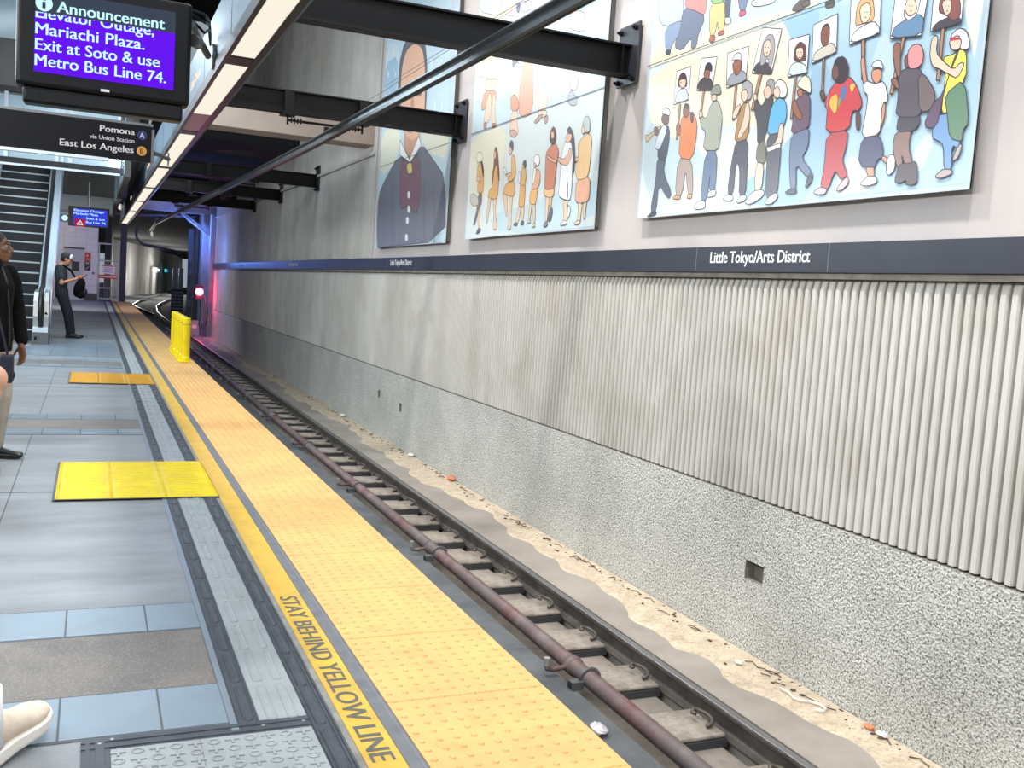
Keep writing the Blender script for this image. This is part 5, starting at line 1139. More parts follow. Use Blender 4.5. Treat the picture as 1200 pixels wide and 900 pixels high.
mural('procession_mural', 'mural of people in coloured clothes walking with portrait placards', 4.16, 7.90, 2.225, 7.8, [3.61, 5.0, 6.4], ART[3], [5.42, 6.66])
mural('figures_mural', 'mural of small ochre-clad figures walking below larger legs, between the two black beams', 8.72, 12.43, 2.165, 8.0, [3.56, 4.95, 6.35], ART[2], [9.95, 11.2])
mural('portrait_mural', 'tall mural of one dark-haired person in a grey jacket with white buttons', 13.21, 16.98, 2.128, 8.0, [3.55, 4.95, 6.35], ART[1], [14.5, 15.7])

# ================================================================== ESCALATOR
t = thing('escalator', 'black-stepped escalator with bright edges rising away beside the standing man', 'escalator', (-1.48, 19.5, 0))
rise, run = .205, .355
for i in range(24):
    y = .25 + i * run; z = i * rise + .03
    b = MB(); b.box(-.50, .50, y, y + run + .02, z - .02, z + rise - .018, 'step_black'); s = b.build('step', t)
    for k in range(20): pass
    b = MB(); b.box(-.50, .50, y - .012, y + .04, z + rise - .0175, z + rise + .012, 'step_nose'); b.build('step_edge', s)
b = MB(); b.box(-.52, .52, -.55, .26, .001, .03, 'stainless'); b.build('landing_plate', t)
sl = rise / run
for sx, nm in ((1, 'r'), (-1, 'l')):
    xo = .515 if sx > 0 else -.765
    b = MB(); b.prism([(-.2, .0), (.5, .0), (9.5, sl * 9.0 - .25), (9.5, sl * 9.0 + .38), (.6, .38), (-.2, .30)], 0, xo, xo + .25, 'bright_alu'); b.build('skirt', t)
    b = MB(); b.prism([(.25, .36), (.7, .36), (9.5, sl * 9.0 + .37), (9.5, sl * 9.0 + 1.12), (.7, 1.02), (.3, .9)], 0, xo + .11, xo + .135, 'pale_glass'); b.build('balustrade', t)
    b = MB(); b.prism([(.2, .385), (.9, .385), (9.5, sl * 9.0 + .385), (9.5, sl * 9.0 + .47), (.9, .48), (.2, .46)], 0, xo + .02, xo + .23, 'bright_alu'); b.build('inner_rail', t)
    b = MB(); b.tube([(xo + .12, .4, .16), (xo + .12, .02, .14), (xo + .12, -.12, .25), (xo + .12, -.16, .55), (xo + .12, -.08, .85), (xo + .12, .15, .985), (xo + .12, .6, 1.03), (xo + .12, 9.5, sl * 9.0 + 1.15)], .042, 'handrail', 10)
    b.build('handrail', t, smooth=True)
    b = MB(); b.prism([(-.05, .0), (.7, .0), (.7, .97), (.2, .93), (-.02, .78), (-.09, .5)], 0, xo + .17, xo + .30 if sx < 0 else xo + .25, 'stainless'); b.prism([(-.05, .0), (.7, .0), (.7, .97), (.2, .93), (-.02, .78), (-.09, .5)], 0, xo, xo + .075, 'stainless')
    b.prism([(.02, .0), (.7, .0), (.7, .9), (.22, .88), (.06, .74)], 0, xo + .075, xo + .17, 'black_plastic')
    b.box(xo - .01, xo + .26, -.22, -.1, 0, .22, 'galvanised'); b.box(xo + .03, xo + .07, -.223, -.22, .08, .14, 'black_gloss'); b.build('newel', t)
    b = MB(); b.cyl((xo + .21, -.098, .56), (xo + .21, -.06, .56), .022, 'black_gloss', 12); b.build('sensor', t)
# glazed screen over the escalator foot
t = thing('glazed_screen', 'pale glazed screen with dark crossbar hanging over the escalator', 'glass screen', (-.75, 21.0, 3.3))
b = MB(); b.box(-1.6, 1.25, 0, .14, .0, .13, 'dark_iron'); b.box(-1.6, 1.2, -.02, 0, -.02, .02, 'bright_alu'); b.build('crossbar', t)
for x, w in ((-.86, .07), (.02, .07), (.12, .06), (.26, .07), (1.13, .07)):
    b = MB(); b.box(x, x + w, .02, .12, .131, 1.35, 'bright_alu'); b.build('upright', t)
b = MB(); b.box(-1.6, 1.2, .06, .072, .131, 1.3, 'pale_glass'); b.build('pane', t)
b = MB(); b.box(-1.6, 1.25, 0, .14, 1.351, 1.45, 'base_dark'); b.build('top_rail', t)

# ================================================================== FAR EQUIPMENT
t = thing('warning_sign', 'narrow red and black sign on the white tiled wall', 'sign', (-.215, 46.44, 1.69))
b = MB(); b.box(-.12, .12, 0, .02, 0, .39, 'sign_red'); b.build('red_panel', t)
b = MB(); b.box(-.12, .12, 0, .02, -.39, -.005, 'sign_black'); b.build('black_panel', t)
b = MB(); b.ball((-.02, -.002, .25), (.035, .004, .05), 'sign_white', 10, 6); b.box(-.06, .06, -.004, 0, .08, .12, 'sign_white'); b.tube([(-.08, -.003, -.34), (.07, -.003, -.22)], .012, 'sign_white', 6); b.box(-.07, .06, -.004, 0, -.09, -.05, 'sign_white'); b.build('pictogram', t)
b = MB(); b.box(-.03, .03, 0, .04, -.05, .05, 'base_dark'); o = tag(b.build('card_reader', bevel=.004), 'small dark box on the white tiled wall beside the red sign', 'box'); o.location = (.02, 46.45, 1.2)
t = thing('platform_gate', 'grey barred gate with red and white notice at the platform end', 'gate', (.64, 46.6, 0))
b = MB()
for x in (-.44, .38): b.box(x, x + .06, 0, .06, 0, 2.55, 'gate_steel')
for z in (.08, .55, 1.75, 2.49): b.box(-.38, .38, 0, .05, z, z + .06, 'gate_steel')
b.build('frame', t)
b = MB()
for k in range(9): b.box(-.36 + k * .088, -.345 + k * .088, .015, .035, .14, 1.75, 'gate_steel')
b.build('bar_grille', t)
b = MB(); b.box(-.28, .26, -.02, -.002, 1.2, 1.62, 'sign_white'); b.box(-.24, .22, -.023, -.02, 1.53, 1.585, 'sign_red')
for z in (1.46, 1.4, 1.34, 1.28): b.box(-.2, .18, -.022, -.02, z, z + .02, 'soffit_grey')
b.build('notice', t)
b = MB(); b.box(-.42, .36, -.02, -.002, 1.0, 1.16, 'sign_red'); b.box(-.4, .34, -.0215, -.02, 1.06, 1.1, 'sign_white'); b.build('notice', t)['label'] = 'red strip notice'
t = thing('signal_light', 'glowing red signal lamp on a bracket before the blue portal', 'signal', (4.06, 42.0, -1.12))
b = MB(); b.box(-.14, .14, -.02, .16, 1.56, 2.14, 'dark_iron'); b.box(-.16, .16, -.12, .0, 2.02, 2.05, 'dark_iron'); b.build('housing', t, bevel=.01)
b = MB(); b.cyl((0, -.045, 1.86), (0, -.02, 1.86), .15, 'signal_red', 24); b.build('lens', t)
b = MB(); b.cyl((.26, .08, .001), (.26, .08, 1.6), .035, 'galvanised', 10); b.tube([(.10, .08, 1.66), (.26, .08, 1.66), (.26, .08, 1.5)], .03, 'galvanised', 8); b.box(.16, .36, .0, .16, 0.001, .03, 'dark_iron'); b.build('mast', t)
b = MB(); b.tube([(.05, .1, 1.56), (.1, .08, .9), (.02, .06, .5), (.2, .1, .35), (.34, .05, .6), (.38, .05, 1.2)], .018, 'black_plastic', 7); b.build('cable', t)
b = MB(); b.box(-.2, .2, 0, .35, .001, .62, 'box_grey'); b.box(-.09, .09, -.004, 0, .3, .44, 'sign_white'); o = tag(b.build('junction_box', bevel=.01), 'pale grey junction box on the blue lit slab below the red signal', 'box'); o.location = (3.98, 42.75, -1.12)
t = thing('track_cabinet', 'dark louvred equipment cabinet beside the far track', 'cabinet', (4.62, 60, -1.2))
b = MB(); b.box(-.35, .3, 0, .6, 0.001, 1.7, 'base_dark'); b.build('body', t, bevel=.01)
b = MB()
for k in range(8): b.box(-.33, .28, -.03, 0, .15 + k * .19, .24 + k * .19, 'gate_steel')
b.build('louvre_slat', t)
b = MB(); b.box(-.32, -.12, 0.05, .4, 1.701, 2.9, 'gate_steel'); b.box(.02, .26, .05, .4, 1.701, 2.95, 'gate_steel'); b.build('upper_box', t)
for x, l in ((3.80, 'thick black steel column of the track frame beyond the yellow posts'), (4.1, 'thin black steel column next to the red signal')):
    t = thing('steel_column', l, 'column', (x, 44.6, -1.2), kind='thing')
    b = MB(); w = .2 if x < 4 else .1
    b.box(0, w, 0, .02, .1, 4.6, 'dark_iron'); b.box(0, w, .2, .22, .1, 4.6, 'dark_iron'); b.box(w / 2 - .01, w / 2 + .01, .02, .2, .1, 4.6, 'dark_iron'); b.build('column_section', t)
    b = MB(); b.box(-.02, w + .02, -.06, .28, .081, .10, 'dark_iron'); b.build('base_plate', t)
    b = MB()
    for z in (1.2, 1.9, 2.6, 3.2): b.box(.03, w - .03, -.04, 0, z, z + .3, 'base_dark')
    b.build('cable_box', t)
b = MB(); dirn = dn; b.obox(o_l := (V((7.0, 128.0, 1.55)) + nn * .3), dirn * 1.0, nn * .15, (0, 0, .25), 'tunnel_lamp')
tag(b.build('tunnel_lamp'), 'bright small lamp above the distant tunnel doorway', 'lamp')
b = MB(); b.obox(V((8.4, 136.4, 1.5)) + nn * .3, dirn * 1.0, nn * .1, (0, 0, .4), 'exit_green'); b.obox(V((8.4, 136.4, 1.5)) + nn * .3 + dirn * 1.1, dirn * 1.4, nn * .1, (0, 0, .4), 'exit_blue')
tag(b.build('exit_sign'), 'tiny green and blue lit sign beside the tunnel lamp', 'sign')
# pipes under the far ceiling
for k, (x, z, yy, l) in enumerate(((.9, 4.05, 44.2, 'black pipe hung highest under the dark far ceiling'), (1.6, 3.75, 44.0, 'black pipe crossing above the tunnel mouth, below the highest'),)):
    b = MB(); b.tube([(-3.5, yy, z), (x, yy, z), (x + 1.0, yy, z + .1), (4.0, yy, z + .15)], .07, 'base_dark', 10); tag(b.build('ceiling_pipe', smooth=True), l, 'pipe')
b = MB(); pts = []
for i in range(14):
    a = math.pi * (.5 + i / 13 * 1.0); pts.append((2.2 + .5 * math.cos(a), 45.8 + i * .05, 3.1 + .5 * math.sin(a)))
b.tube([(2.45, 43.9, 3.7)] + pts + [(3.4, 47, 2.45), (4.1, 49, 2.2)], .05, 'base_dark', 8); tag(b.build('looped_cable', smooth=True), 'looped grey cable hanging at the tunnel mouth', 'cable')
# ================================================================== PEOPLE
def blob(mb, name, parent, voxel=.006, it=3):
    o = mb.build(name, parent)
    r = o.modifiers.new('skin', 'REMESH'); r.mode = 'VOXEL'; r.voxel_size = voxel; r.use_smooth_shade = True
    s = o.modifiers.new('soft', 'SMOOTH'); s.factor = .5; s.iterations = it
    dg = bpy.context.evaluated_depsgraph_get(); dg.update()
    me = bpy.data.meshes.new_from_object(o.evaluated_get(dg)); old = o.data
    o.modifiers.clear(); o.data = me; bpy.data.meshes.remove(old)
    me.materials.clear(); me.materials.append(MATS[mb.names[0]])
    me.polygons.foreach_set('material_index', [0] * len(me.polygons)); me.polygons.foreach_set('use_smooth', [True] * len(me.polygons))
    return o
def limb(m, pts, rs, mt, n=12, flat=None, up=None):
    m.tube(pts, rs, mt, n, True, flat, up)
    for p, r in zip(pts, rs): m.ball(p, r * .99, mt, 10, 7)
class Frame:
    def __init__(s, o, a): s.o = V(o); s.f = V((math.cos(a), math.sin(a), 0)); s.l = V((-math.sin(a), math.cos(a), 0))
    def __call__(s, f, l, u): return s.o + s.f * f + s.l * l + V((0, 0, u))
    def rot(s): return Matrix((s.f, s.l, V((0, 0, 1)))).transposed()
def headrot(yaw, pitch): return Matrix.Rotation(yaw, 3, 'Z') @ Matrix.Rotation(-pitch, 3, 'Y')
def head(m, c, R, mt, k=1.0):
    """skull, jaw, nose, lips, brow and ears in one skin; x forward"""
    c = V(c)
    def p(x, y, z): return c + R @ V((x * k, y * k, z * k))
    m.ball(p(-.010, 0, .030), (.098 * k, .076 * k, .090 * k), mt, 18, 12, R)
    m.ball(p(.018, 0, -.035), (.072 * k, .062 * k, .080 * k), mt, 16, 10, R)
    m.ball(p(.052, 0, -.085), (.035 * k, .035 * k, .028 * k), mt, 12, 8, R)
    m.ball(p(.085, 0, .028), (.016 * k, .050 * k, .014 * k), mt, 12, 8, R)
    m.tube([p(.086, 0, .015), p(.108, 0, -.022), p(.096, 0, -.036)], [.010 * k, .016 * k, .014 * k], mt, 8)
    for s in (1, -1):
        m.ball(p(.062, s * .042, -.015), (.026 * k, .024 * k, .022 * k), mt, 10, 7, R)
        m.ball(p(-.006, s * .078, -.005), (.020 * k, .010 * k, .034 * k), mt, 10, 7, R)
        m.ball(p(.097, s * .012, -.036), (.010 * k, .009 * k, .008 * k), mt, 8, 6, R)
    m.ball(p(.086, 0, -.058), (.014 * k, .026 * k, .008 * k), mt, 10, 6, R); m.ball(p(.083, 0, -.069), (.014 * k, .022 * k, .008 * k), mt, 10, 6, R)
    m.tube([p(-.02, 0, -.03), p(-.035, 0, -.13), p(-.05, 0, -.20)], [.055 * k, .056 * k, .062 * k], mt, 14)
def face_parts(parent, c, R, k=1.0, lips='lips'):
    c = V(c)
    def p(x, y, z): return c + R @ V((x * k, y * k, z * k))
    for s in (1, -1):
        b = MB(); b.ball(p(.078, s * .033, .008), (.011 * k, .014 * k, .008 * k), 'eye_white', 10, 7, R); b.ball(p(.086, s * .033, .008), (.005 * k, .006 * k, .006 * k), 'hair_black', 8, 6, R); b.build('eye', parent, smooth=True)
        b = MB(); b.tube([p(.093, s * .016, .034), p(.092, s * .034, .041), p(.076, s * .052, .034)], .0042 * k, 'hair_black', 6); b.build('eyebrow', parent)
    b = MB(); b.ball(p(.0935, 0, -.0575), (.010 * k, .023 * k, .0065 * k), lips, 10, 6, R); b.ball(p(.0905, 0, -.068), (.011 * k, .020 * k, .0075 * k), lips, 10, 6, R); b.build('mouth', parent, smooth=True)
def hand(m, wrist, d, n, side, mt, k=1.0, curl=.35, spread=.12):
    """palm and five fingers: d towards the fingertips, n out of the back of the hand, side +1 puts the thumb along d x n"""
    w = V(wrist); d = V(d).normalized(); n = V(n); n = (n - d * n.dot(d)).normalized(); t = d.cross(n) * side
    R = Matrix((d, t, n)).transposed()
    m.ball(w + d * .045 * k, (.052 * k, .040 * k, .016 * k), mt, 14, 8, R)
    m.tube([w - d * .02 * k, w + d * .03 * k], [.026 * k, .024 * k], mt, 10)
    for q, (off, L) in enumerate(((.028, .070), (.010, .080), (-.010, .074), (-.028, .058))):
        r0 = w + d * .082 * k + t * off * k
        a = curl; pts = [r0 - d * .02 * k, r0]
        cur = (d + t * off * spread * 20).normalized()
        for sgm in (.45, .32, .25):
            cur = (cur * math.cos(a) - n * math.sin(a)).normalized(); pts.append(pts[-1] + cur * L * sgm * k); 
        m.tube(pts, [.009 * k, .0095 * k, .0088 * k, .008 * k, .0066 * k], mt, 8)
        m.ball(pts[-1], .0066 * k, mt, 8, 6)
    r0 = w + d * .022 * k + t * .030 * k
    p1 = r0 + (d * .55 + t * .75 - n * .2).normalized() * .036 * k; p2 = p1 + (d * .9 + t * .25 - n * .35).normalized() * .030 * k
    m.tube([w + d * .01 * k + t * .01 * k, r0, p1, p2], [.012 * k, .013 * k, .0105 * k, .008 * k], mt, 8); m.ball(p2, .008 * k, mt, 8, 6)
def shoe(parent, heel, yaw, pitch, L, upper, sole, W=1.0, H=1.0):
    heel = V(heel); R = headrot(yaw, pitch)
    ts = [0, .04, .12, .25, .40, .55, .70, .82, .92, .98, 1.0]
    ws = [.018, .028, .034, .034, .034, .039, .045, .044, .036, .022, .006]
    hs = [H * q for q in (.070, .092, .104, .108, .098, .080, .066, .058, .048, .038, .028)]
    k = L / .28; vs = []; fs = []; n = 14
    for t, w, h in zip(ts, ws, hs):
        for q in range(n):
            a = 2 * math.pi * q / n; y = math.cos(a) * w * W * k; z = math.sin(a)
            zz = .022 + (h - .022) * .45 + z * (h - .022) * (.55 if z > 0 else .45)
            vs.append(heel + R @ V((t * L, y, zz * k + max(0, t - .75) ** 2 * .22 * k)))
    for i in range(len(ts) - 1): fs += [(i * n + q, (i + 1) * n + q, (i + 1) * n + (q + 1) % n, i * n + (q + 1) % n) for q in range(n)]
    fs += [tuple(range(n)), tuple(range((len(ts) - 1) * n, len(ts) * n))[::-1]]
    m = MB(); m.add(vs, fs, upper); s = m.build('shoe', parent, smooth=True)
    m = MB(); loops = []
    for zz, g in ((0, .96), (.008, 1.03), (.030, 1.05), (.034, .98)):
        lp = []
        for sd in (1, -1):
            seq = list(zip(ts, ws)) if sd > 0 else list(zip(ts, ws))[::-1]
            for t, w in seq:
                lp.append(heel + R @ V(((t - .5) * L * (1 + (g - 1) * .5) + .5 * L, sd * w * W * g * k * 1.06, zz * k * (1.0 + .25 * (1 - t)) + max(0, t - .75) ** 2 * .22 * k)))
        loops += lp
    c = len(ts) * 2; fs = []
    for i in range(3): fs += [(i * c + q, i * c + (q + 1) % c, (i + 1) * c + (q + 1) % c, (i + 1) * c + q) for q in range(c)]
    fs += [tuple(range(c))[::-1], tuple(range(3 * c, 4 * c))]
    m.add(loops, fs, sole); m.build('sole', s)
    return s
def local(root, *objs):
    """objects were built in world coordinates; keep them there under the root"""
    inv = Matrix.Translation(root.location).inverted()
    for o in root.children_recursive:
        if o.parent == root and o.type == 'MESH': o.data.transform(inv)
        elif o.type == 'MESH': o.data.transform(inv)

# ---- woman at the left edge of the photo, looking along the track
W = thing('person', 'person in black jacket and stone trousers walking with head turned toward the track', 'person', (-.66, 7.85, 0))
F = Frame((-.675, 7.86, 0), math.radians(-48))
sk = 'ash_skin'; HR = headrot(math.radians(-4), math.radians(6)); hc = V((-.645, 7.90, 1.535))
b = MB(); head(b, hc, HR, sk, .98)
limb(b, [F(0, .17, 1.37), F(.0, .22, 1.09), F(.06, .215, .86)], [.045, .036, .026], sk)
hand(b, F(.07, .215, .84), F(.10, .0, -.5) - F(0, 0, 0), F.l * -1 * -1, -1, sk, 1.0, .28)
limb(b, [F(0, -.17, 1.37), F(-.07, -.22, 1.10), F(-.02, -.22, .86)], [.045, .036, .026], sk)
hand(b, F(-.02, -.22, .84), (0, 0, -1), F.l * -1, 1, sk, 1.0, .3)
b.tube([F(0, 0, .86), F(0, 0, 1.05), F(.0, 0, 1.25), F(-.005, 0, 1.38), F(-.01, 0, 1.44)], [.10, .085, .10, .08, .055], sk, 16, True, 1.35, F.f)
rF, lF = V((-.71, 7.30, .09)), V((-.63, 7.93, .09))
for hip, ft, s in ((F(0, .085, .88), lF, 1), (F(0, -.085, .88), rF, -1)):
    kn = (hip + ft) * .5 + F.f * .05; limb(b, [hip, kn, ft], [.075, .05, .035], sk)
blob(b, 'body', W, .006)
face_parts(W, hc, HR, .98)
b = MB()
hp = lambda x, y, z: hc + HR @ V((x, y, z))
b.ball(hp(-.022, 0, .045), (.100, .084, .092), 'hair_black', 18, 12, HR); b.ball(hp(-.07, 0, .0), (.06, .072, .08), 'hair_black', 14, 9, HR); b.ball(hp(-.13, 0, .05), (.045, .045, .045), 'hair_black', 12, 8, HR)
blob(b, 'hair', W, .006)
b = MB(); b.tube([F(.0, 0, .80), F(.005, 0, .92), F(.01, 0, 1.08), F(.012, 0, 1.26), F(0, 0, 1.36), F(-.005, 0, 1.405)], [.125, .122, .112, .122, .10, .075], 'black_cloth', 18, True, 1.42, F.f)
for s, e, wv in ((1, F(.0, .235, 1.09), F(.06, .225, .875)), (-1, F(-.07, -.235, 1.10), F(-.02, -.23, .875))):
    limb(b, [F(0, s * .155, 1.365), F(0, s * .19, 1.30), e, wv], [.058, .060, .052, .046], 'black_cloth')
b.tube([F(.02, 0, 1.38), F(.0, 0, 1.445)], [.085, .072], 'black_cloth', 14)
blob(b, 'jacket', W, .007)
b = MB(); b.tube([F(.075, .03, 1.42), F(.115, .05, 1.3), F(.13, .06, 1.1), F(.14, .06, .84)], .008, 'black_leather', 6); b.build('jacket_edge', W)
b = MB()
b.tube([F(0, 0, .78), F(0, 0, .90), F(0, 0, .97)], [.115, .115, .105], 'stone_cloth', 16, True, 1.3, F.f)
for hip, ft, s in ((F(0, .082, .86), lF, 1), (F(0, -.082, .86), rF, -1)):
    kn = (hip + ft) * .5 + F.f * .05; limb(b, [hip, kn, ft + V((0, 0, .02))], [.098, .074, .062], 'stone_cloth')
blob(b, 'trousers', W, .008)
shoe(W, lF + V((-.06, .015, -.09)), math.radians(-12), 0, .255, 'black_leather', 'black_leather')
shoe(W, rF + V((-.07, .03, -.09)), math.radians(-22), 0, .255, 'black_leather', 'black_leather')
local(W)
b = MB(); b.prism([(-.075, -.10), (.075, -.10), (.085, -.04), (.07, .09), (-.07, .09), (-.085, -.04)], 0, -.04, .04, 'navy_cloth'); b.ball((0, 0, -.05), (.055, .075, .05), 'navy_cloth', 12, 8); o = blob(b, 'bag_body', None, .006, 5)
bag = thing('shoulder_bag', 'small dark bag hanging at the hip of the person in black jacket', 'bag', (-.535, 7.60, .70))
o.parent = bag
b = MB(); b.tube([(0, .03, .09), (-.06, .04, .35), (-.12, .06, .70)], .008, 'navy_cloth', 6); b.build('strap', bag)

# ---- man reading his phone, leaning by the escalator
M = thing('person', 'person in dark clothes and two-tone cap standing by the escalator, looking down at a phone', 'person', (-.42, 21.4, 0))
F = Frame((-.55, 21.4, 0), 0)
sk = 'tan_skin'; HR = headrot(0, math.radians(-22)); hc = F(.06, 0, 1.565)
b = MB(); head(b, hc, HR, sk, 1.0)
eR, wR = F(-.01, -.235, 1.10), F(.24, -.12, 1.19)
eL, wL = F(.03, .22, 1.10), F(.27, .03, 1.20)
limb(b, [F(-.05, -.19, 1.38), eR, wR], [.05, .046, .030], sk); limb(b, [F(-.05, .19, 1.38), eL, wL], [.05, .046, .030], sk)
hand(b, wR + V((.015, .01, .005)), (1, .25, .25), (0, -.5, -1), -1, sk, 1.05, .35)
hand(b, wL + V((.015, 0, .01)), (.8, -.35, .6), (.6, .3, -.6), 1, sk, 1.05, .3)
b.tube([F(.0, 0, .88), F(-.02, 0, 1.08), F(-.03, 0, 1.28), F(-.03, 0, 1.40), F(-.02, 0, 1.47)], [.11, .10, .115, .09, .06], sk, 16, True, 1.35, F.f)
fR, fL = V((-.40, 21.33, .09)), V((-.36, 21.50, .09))
for hip, ft in ((F(0, -.09, .90), fR), (F(0, .09, .90), fL)): limb(b, [hip, (hip + ft) * .5 + V((.03, 0, 0)), ft], [.08, .055, .04], sk)
blob(b, 'body', M, .007)
face_parts(M, hc, HR)
hp = lambda x, y, z: hc + HR @ V((x, y, z))
b = MB(); b.ball(hp(-.035, 0, .0), (.078, .082, .085), 'hair_black', 16, 10, HR); b.ball(hp(.06, 0, -.085), (.04, .045, .03), 'hair_black', 12, 8, HR); blob(b, 'hair', M, .007)
b = MB(); b.ball(hp(-.02, 0, .055), (.108, .090, .085), 'cap_dark', 18, 10, HR); cp = blob(b, 'cap', M, .006)
b = MB(); b.ball(hp(.055, 0, .075), (.042, .078, .062), 'white_cloth', 16, 10, HR); blob(b, 'cap_front', cp, .006)
b = MB(); b.ball(hp(.13, 0, .028), (.072, .072, .010), 'cap_dark', 16, 8, HR); blob(b, 'cap_visor', cp, .005)
b = MB(); b.tube([F(-.01, 0, .86), F(-.02, 0, .98), F(-.02, 0, 1.12), F(-.03, 0, 1.29), F(-.035, 0, 1.40), F(-.03, 0, 1.455)], [.115, .115, .115, .122, .105, .075], 'charcoal_cloth', 18, True, 1.5, F.f)
for s, e in ((-1, eR), (1, eL)):
    sh = F(-.05, s * .175, 1.385); limb(b, [sh, sh + (e - sh) * .62], [.075, .072], 'charcoal_cloth')
blob(b, 'shirt', M, .008)
b = MB(); b.tube([F(0, 0, .80), F(-.005, 0, .90), F(-.01, 0, .98)], [.125, .122, .115], 'navy_cloth', 16, True, 1.25, F.f)
for hip, ft in ((F(0, -.088, .86), fR), (F(0, .088, .86), fL)): limb(b, [hip, (hip + ft) * .5 + V((.035, 0, 0)), ft + V((0, 0, .03))], [.108, .085, .066], 'navy_cloth')
blob(b, 'trousers', M, .008)
shoe(M, fR + V((-.07, 0, -.09)), math.radians(-6), 0, .29, 'black_leather', 'black_leather', 1.05); shoe(M, fL + V((-.07, 0, -.09)), math.radians(8), 0, .29, 'black_leather', 'black_leather', 1.05)
local(M)
ph = thing('phone', 'dark phone held in the hands of the man with the cap', 'phone', (-.165, 21.36, 1.235), .1)
b = MB(); b.obox((-.02, -.04, -.02), (.10, 0, .07), (0, .08, 0), (-.006, 0, .008), 'black_gloss'); b.build('body', ph, bevel=.003)
bp = thing('backpack', 'black backpack worn on the chest of the standing man', 'bag', (-.24, 21.38, 1.02))
b = MB(); b.ball((-.0, 0, 0), (.10, .15, .20), 'black_cloth', 18, 12, headrot(0, math.radians(-18))); b.ball((.03, 0, -.13), (.10, .14, .09), 'black_cloth', 16, 10); blob(b, 'pack', bp, .008)
b = MB(); b.ball((.10, 0, -.09), (.055, .11, .09), 'black_leather', 14, 10); blob(b, 'front_pocket', bp, .008)
for s in (-1, 1):
    b = MB(); b.tube([(-.06, s * .10, .16), (-.16, s * .14, .33), (-.30, s * .15, .43), (-.40, s * .13, .40)], .02, 'black_cloth', 8, flat=.4); b.build('strap', bp)

# ---- person at the photo's lower corner: pale running shoe and bare elbow enter the frame
S = thing('person', 'person mostly out of view with bare tan arm, white sock and cream running shoe', 'person', (-.55, 2.9, 0))
F = Frame((-.57, 2.86, 0), math.radians(18))
sk = 'light_skin'; HR = headrot(math.radians(15), 0); hc = F(.05, 0, 1.60)
b = MB(); head(b, hc, HR, sk, 1.0)
toe = V((-.105, 3.20, .03)); yaw = math.radians(56); Ls = .30
heelp = toe - V((math.cos(yaw), math.sin(yaw), 0)) * Ls; heelp.z = .004
fF = heelp + V((math.cos(yaw) * .05 + .002, math.sin(yaw) * .05, .09)); fB = F(-.28, -.09, .10)
eL, wL = V((-.244, 2.98, 1.12)), V((-.285, 3.04, .88))
limb(b, [F(0, .185, 1.40), eL, wL], [.048, .040, .027], sk); hand(b, wL, (-.1, .1, -1), (1, .3, 0), 1, sk)
limb(b, [F(0, -.185, 1.40), F(-.02, -.23, 1.10), F(.05, -.23, .86)], [.048, .040, .027], sk); hand(b, F(.05, -.23, .85), (0, 0, -1), F.l * -1, 1, sk)
b.tube([F(0, 0, .90), F(0, 0, 1.08), F(0, 0, 1.28), F(0, 0, 1.40), F(0, 0, 1.48)], [.11, .09, .11, .085, .055], sk, 16, True, 1.35, F.f)
for hip, ft in ((F(0, .085, .90), fF), (F(0, -.085, .90), fB)): limb(b, [hip, (hip + ft) * .5 + F.f * .04, ft], [.078, .052, .036], sk)
blob(b, 'body', S, .006)
face_parts(S, hc, HR)
hp = lambda x, y, z: hc + HR @ V((x, y, z))
b = MB(); b.ball(hp(-.03, 0, .04), (.102, .086, .095), 'hair_black', 16, 10, HR); blob(b, 'hair', S, .008)
b = MB(); b.tube([F(0, 0, .84), F(0, 0, 1.0), F(.01, 0, 1.12), F(.01, 0, 1.28), F(0, 0, 1.40), F(0, 0, 1.45)], [.125, .12, .112, .125, .10, .07], 'stone_cloth', 18, True, 1.38, F.f)
for s, e in ((1, eL), (-1, F(-.02, -.23, 1.10))):
    sh = F(0, s * .165, 1.39); limb(b, [sh, sh + (e - sh) * .45], [.066, .064], 'stone_cloth')
blob(b, 'shirt', S, .008)
b = MB(); b.tube([F(0, 0, .80), F(0, 0, .90), F(0, 0, .97)], [.118, .118, .108], 'white_cloth', 16, True, 1.3, F.f)
for hip, ft in ((F(0, .085, .87), fF), (F(0, -.085, .87), fB)): limb(b, [hip, (hip + ft) * .5 + F.f * .04, ft + (hip - ft) * .12], [.10, .072, .05], 'white_cloth')
blob(b, 'trousers', S, .008)
for ft in (fF, fB):
    b = MB(); b.tube([ft + V((0, 0, -.035)), ft + V((-.004, 0, .05)), ft + V((-.01, -.0, .14))], [.046, .044, .047], 'white_cloth', 14); b.build('sock', S, smooth=True)
shoe(S, heelp, yaw, math.radians(7), Ls, 'cream_knit', 'sole_white', 1.2, 1.25)
shoe(S, fB + V((-.07, -.02, -.10)), math.radians(20), 0, Ls, 'cream_knit', 'sole_white', 1.12)
local(S)

# ================================================================== LIGHT
def area(loc, target, sx, sy, power, c, spread=math.pi):
    L = bpy.data.lights.new('lamp', 'AREA'); L.shape = 'RECTANGLE'; L.size = sx; L.size_y = sy; L.energy = power; L.color = c; L.spread = spread
    o = bpy.data.objects.new('lamp', L); col.objects.link(o); o.location = loc
    o.rotation_euler = (V(target) - V(loc)).to_track_quat('-Z', 'Y').to_euler(); return o
def point(loc, power, c, r=.08):
    L = bpy.data.lights.new('lamp', 'POINT'); L.energy = power; L.color = c; L.shadow_soft_size = r
    o = bpy.data.objects.new('lamp', L); col.objects.link(o); o.location = loc; return o
for y in (2.2, 7.0, 11.2): area((1.9, y, 8.1), (4.7, y - .2, .0), .4, .4, 200, (1.0, .96, .93), 2.1)
area((-2.4, 7, 3.75), (4.7, 7, 3.4), 22, .5, 700, (.97, .98, 1.0))  # fill row added to brighten the lower wall, no fixture modelled
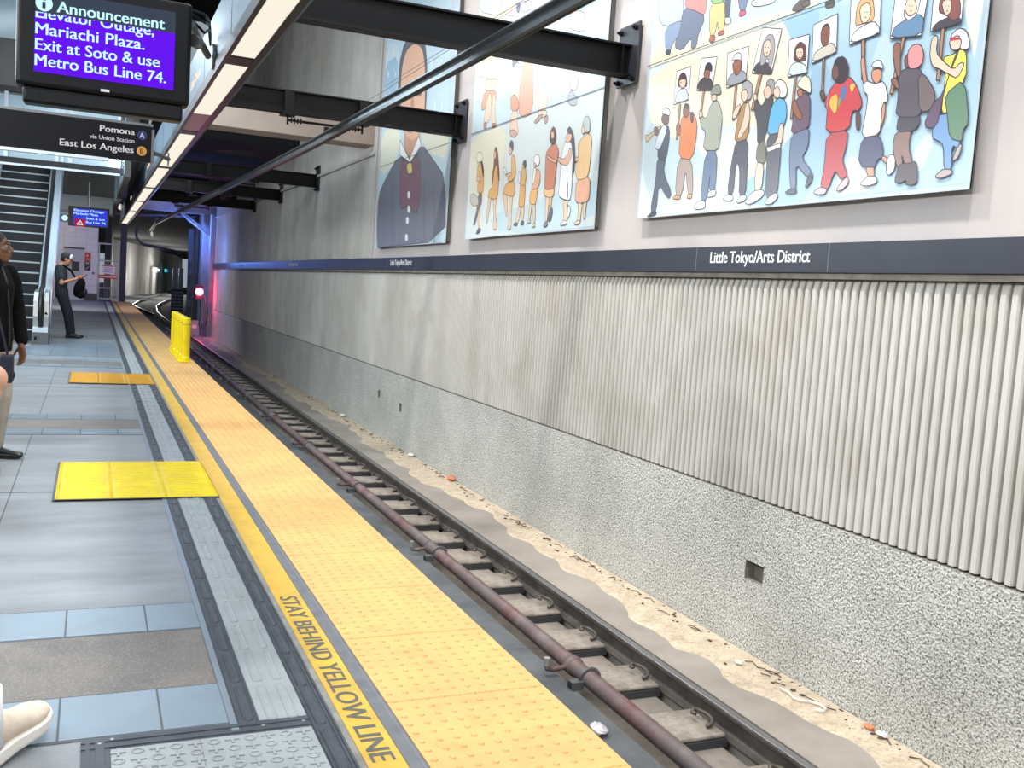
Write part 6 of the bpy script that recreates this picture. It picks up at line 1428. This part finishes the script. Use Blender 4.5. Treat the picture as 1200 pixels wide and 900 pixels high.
area((-2.6, 4.5, 4.6), (-1.6, 4.5, 0), 3.0, 14, 230, (.84, .93, 1.0))
area((-2.6, 16.5, 4.4), (-1.2, 16.5, 0), 2.0, 9, 420, (.74, .90, 1.0))  # extra cool fill added for the platform floor farther along
area((1.8, -3.5, 5.0), (3.6, 5, -.5), 3, 3, 200, (.97, .98, 1.0))
area((-3.0, 21, 7.5), (-1.2, 21, 1), 2.0, 4, 170, (.80, .93, 1.0))  # fill added above the escalator to brighten its glass
area((.3, 21.5, 4.0), (-.75, 23, 1.6), .5, 3, 110, (.86, .95, 1.0))  # fill added to light the track-facing side of the escalator
area((-1.6, 36, 4.25), (-.6, 44, .6), 2, 5, 420, (1, .96, .92))
area((-.4, 26.5, 2.6), (-.2, 31, 3.3), .6, .3, 30, (1, .98, .95))
area((3.0, 27.0, 4.7), (4.7, 28, 1.0), .6, 5.0, 45, (.9, .95, .98))
point((3.55, 43.0, 3.1), 240, (.12, .28, 1.0)); point((2.9, 42.4, 3.7), 9, (.1, .2, 1.0)); point((3.5, 39.0, 2.2), 110, (.12, .26, 1.0))
point((4.06, 41.6, .75), 70, (1, .05, .12), .1)
for p in ((3.4, 92, 1.6), (6.5, 108, 1.6), (9.5, 124, 1.8)): point(p, 700, (1, .97, .93), .4)
point((7.3, 126.5, 1.6), 120, (.95, 1, .98), .2)
w = bpy.data.worlds.new('world'); sc.world = w; w.use_nodes = True
w.node_tree.nodes['Background'].inputs['Color'].default_value = (.80, .90, 1.0, 1); w.node_tree.nodes['Background'].inputs['Strength'].default_value = .38

# ================================================================== CAMERA
yaw, pit, rol, f = 0.41374838, 0.09084932, -0.0672141, 1132.26
fw = V((math.sin(yaw) * math.cos(pit), math.cos(yaw) * math.cos(pit), -math.sin(pit))); rt = V((math.cos(yaw), -math.sin(yaw), 0)); dnv = fw.cross(rt)
r = rt * math.cos(rol) + dnv * math.sin(rol); dd = rt * -math.sin(rol) + dnv * math.cos(rol)
cam = bpy.data.cameras.new('camera'); co = bpy.data.objects.new('camera', cam); col.objects.link(co)
cam.sensor_fit = 'HORIZONTAL'; cam.sensor_width = 36; cam.lens = 36 * f / 1200; cam.clip_start = .05; cam.clip_end = 400
co.matrix_world = Matrix(((r.x, -dd.x, -fw.x, 0), (r.y, -dd.y, -fw.y, 0), (r.z, -dd.z, -fw.z, 1.44), (0, 0, 0, 1)))
sc.camera = co
sc.view_settings.view_transform = 'Standard'; sc.view_settings.look = 'None'; sc.view_settings.gamma = 1; sc.view_settings.exposure = 0.0; sc.view_settings.use_curve_mapping = False
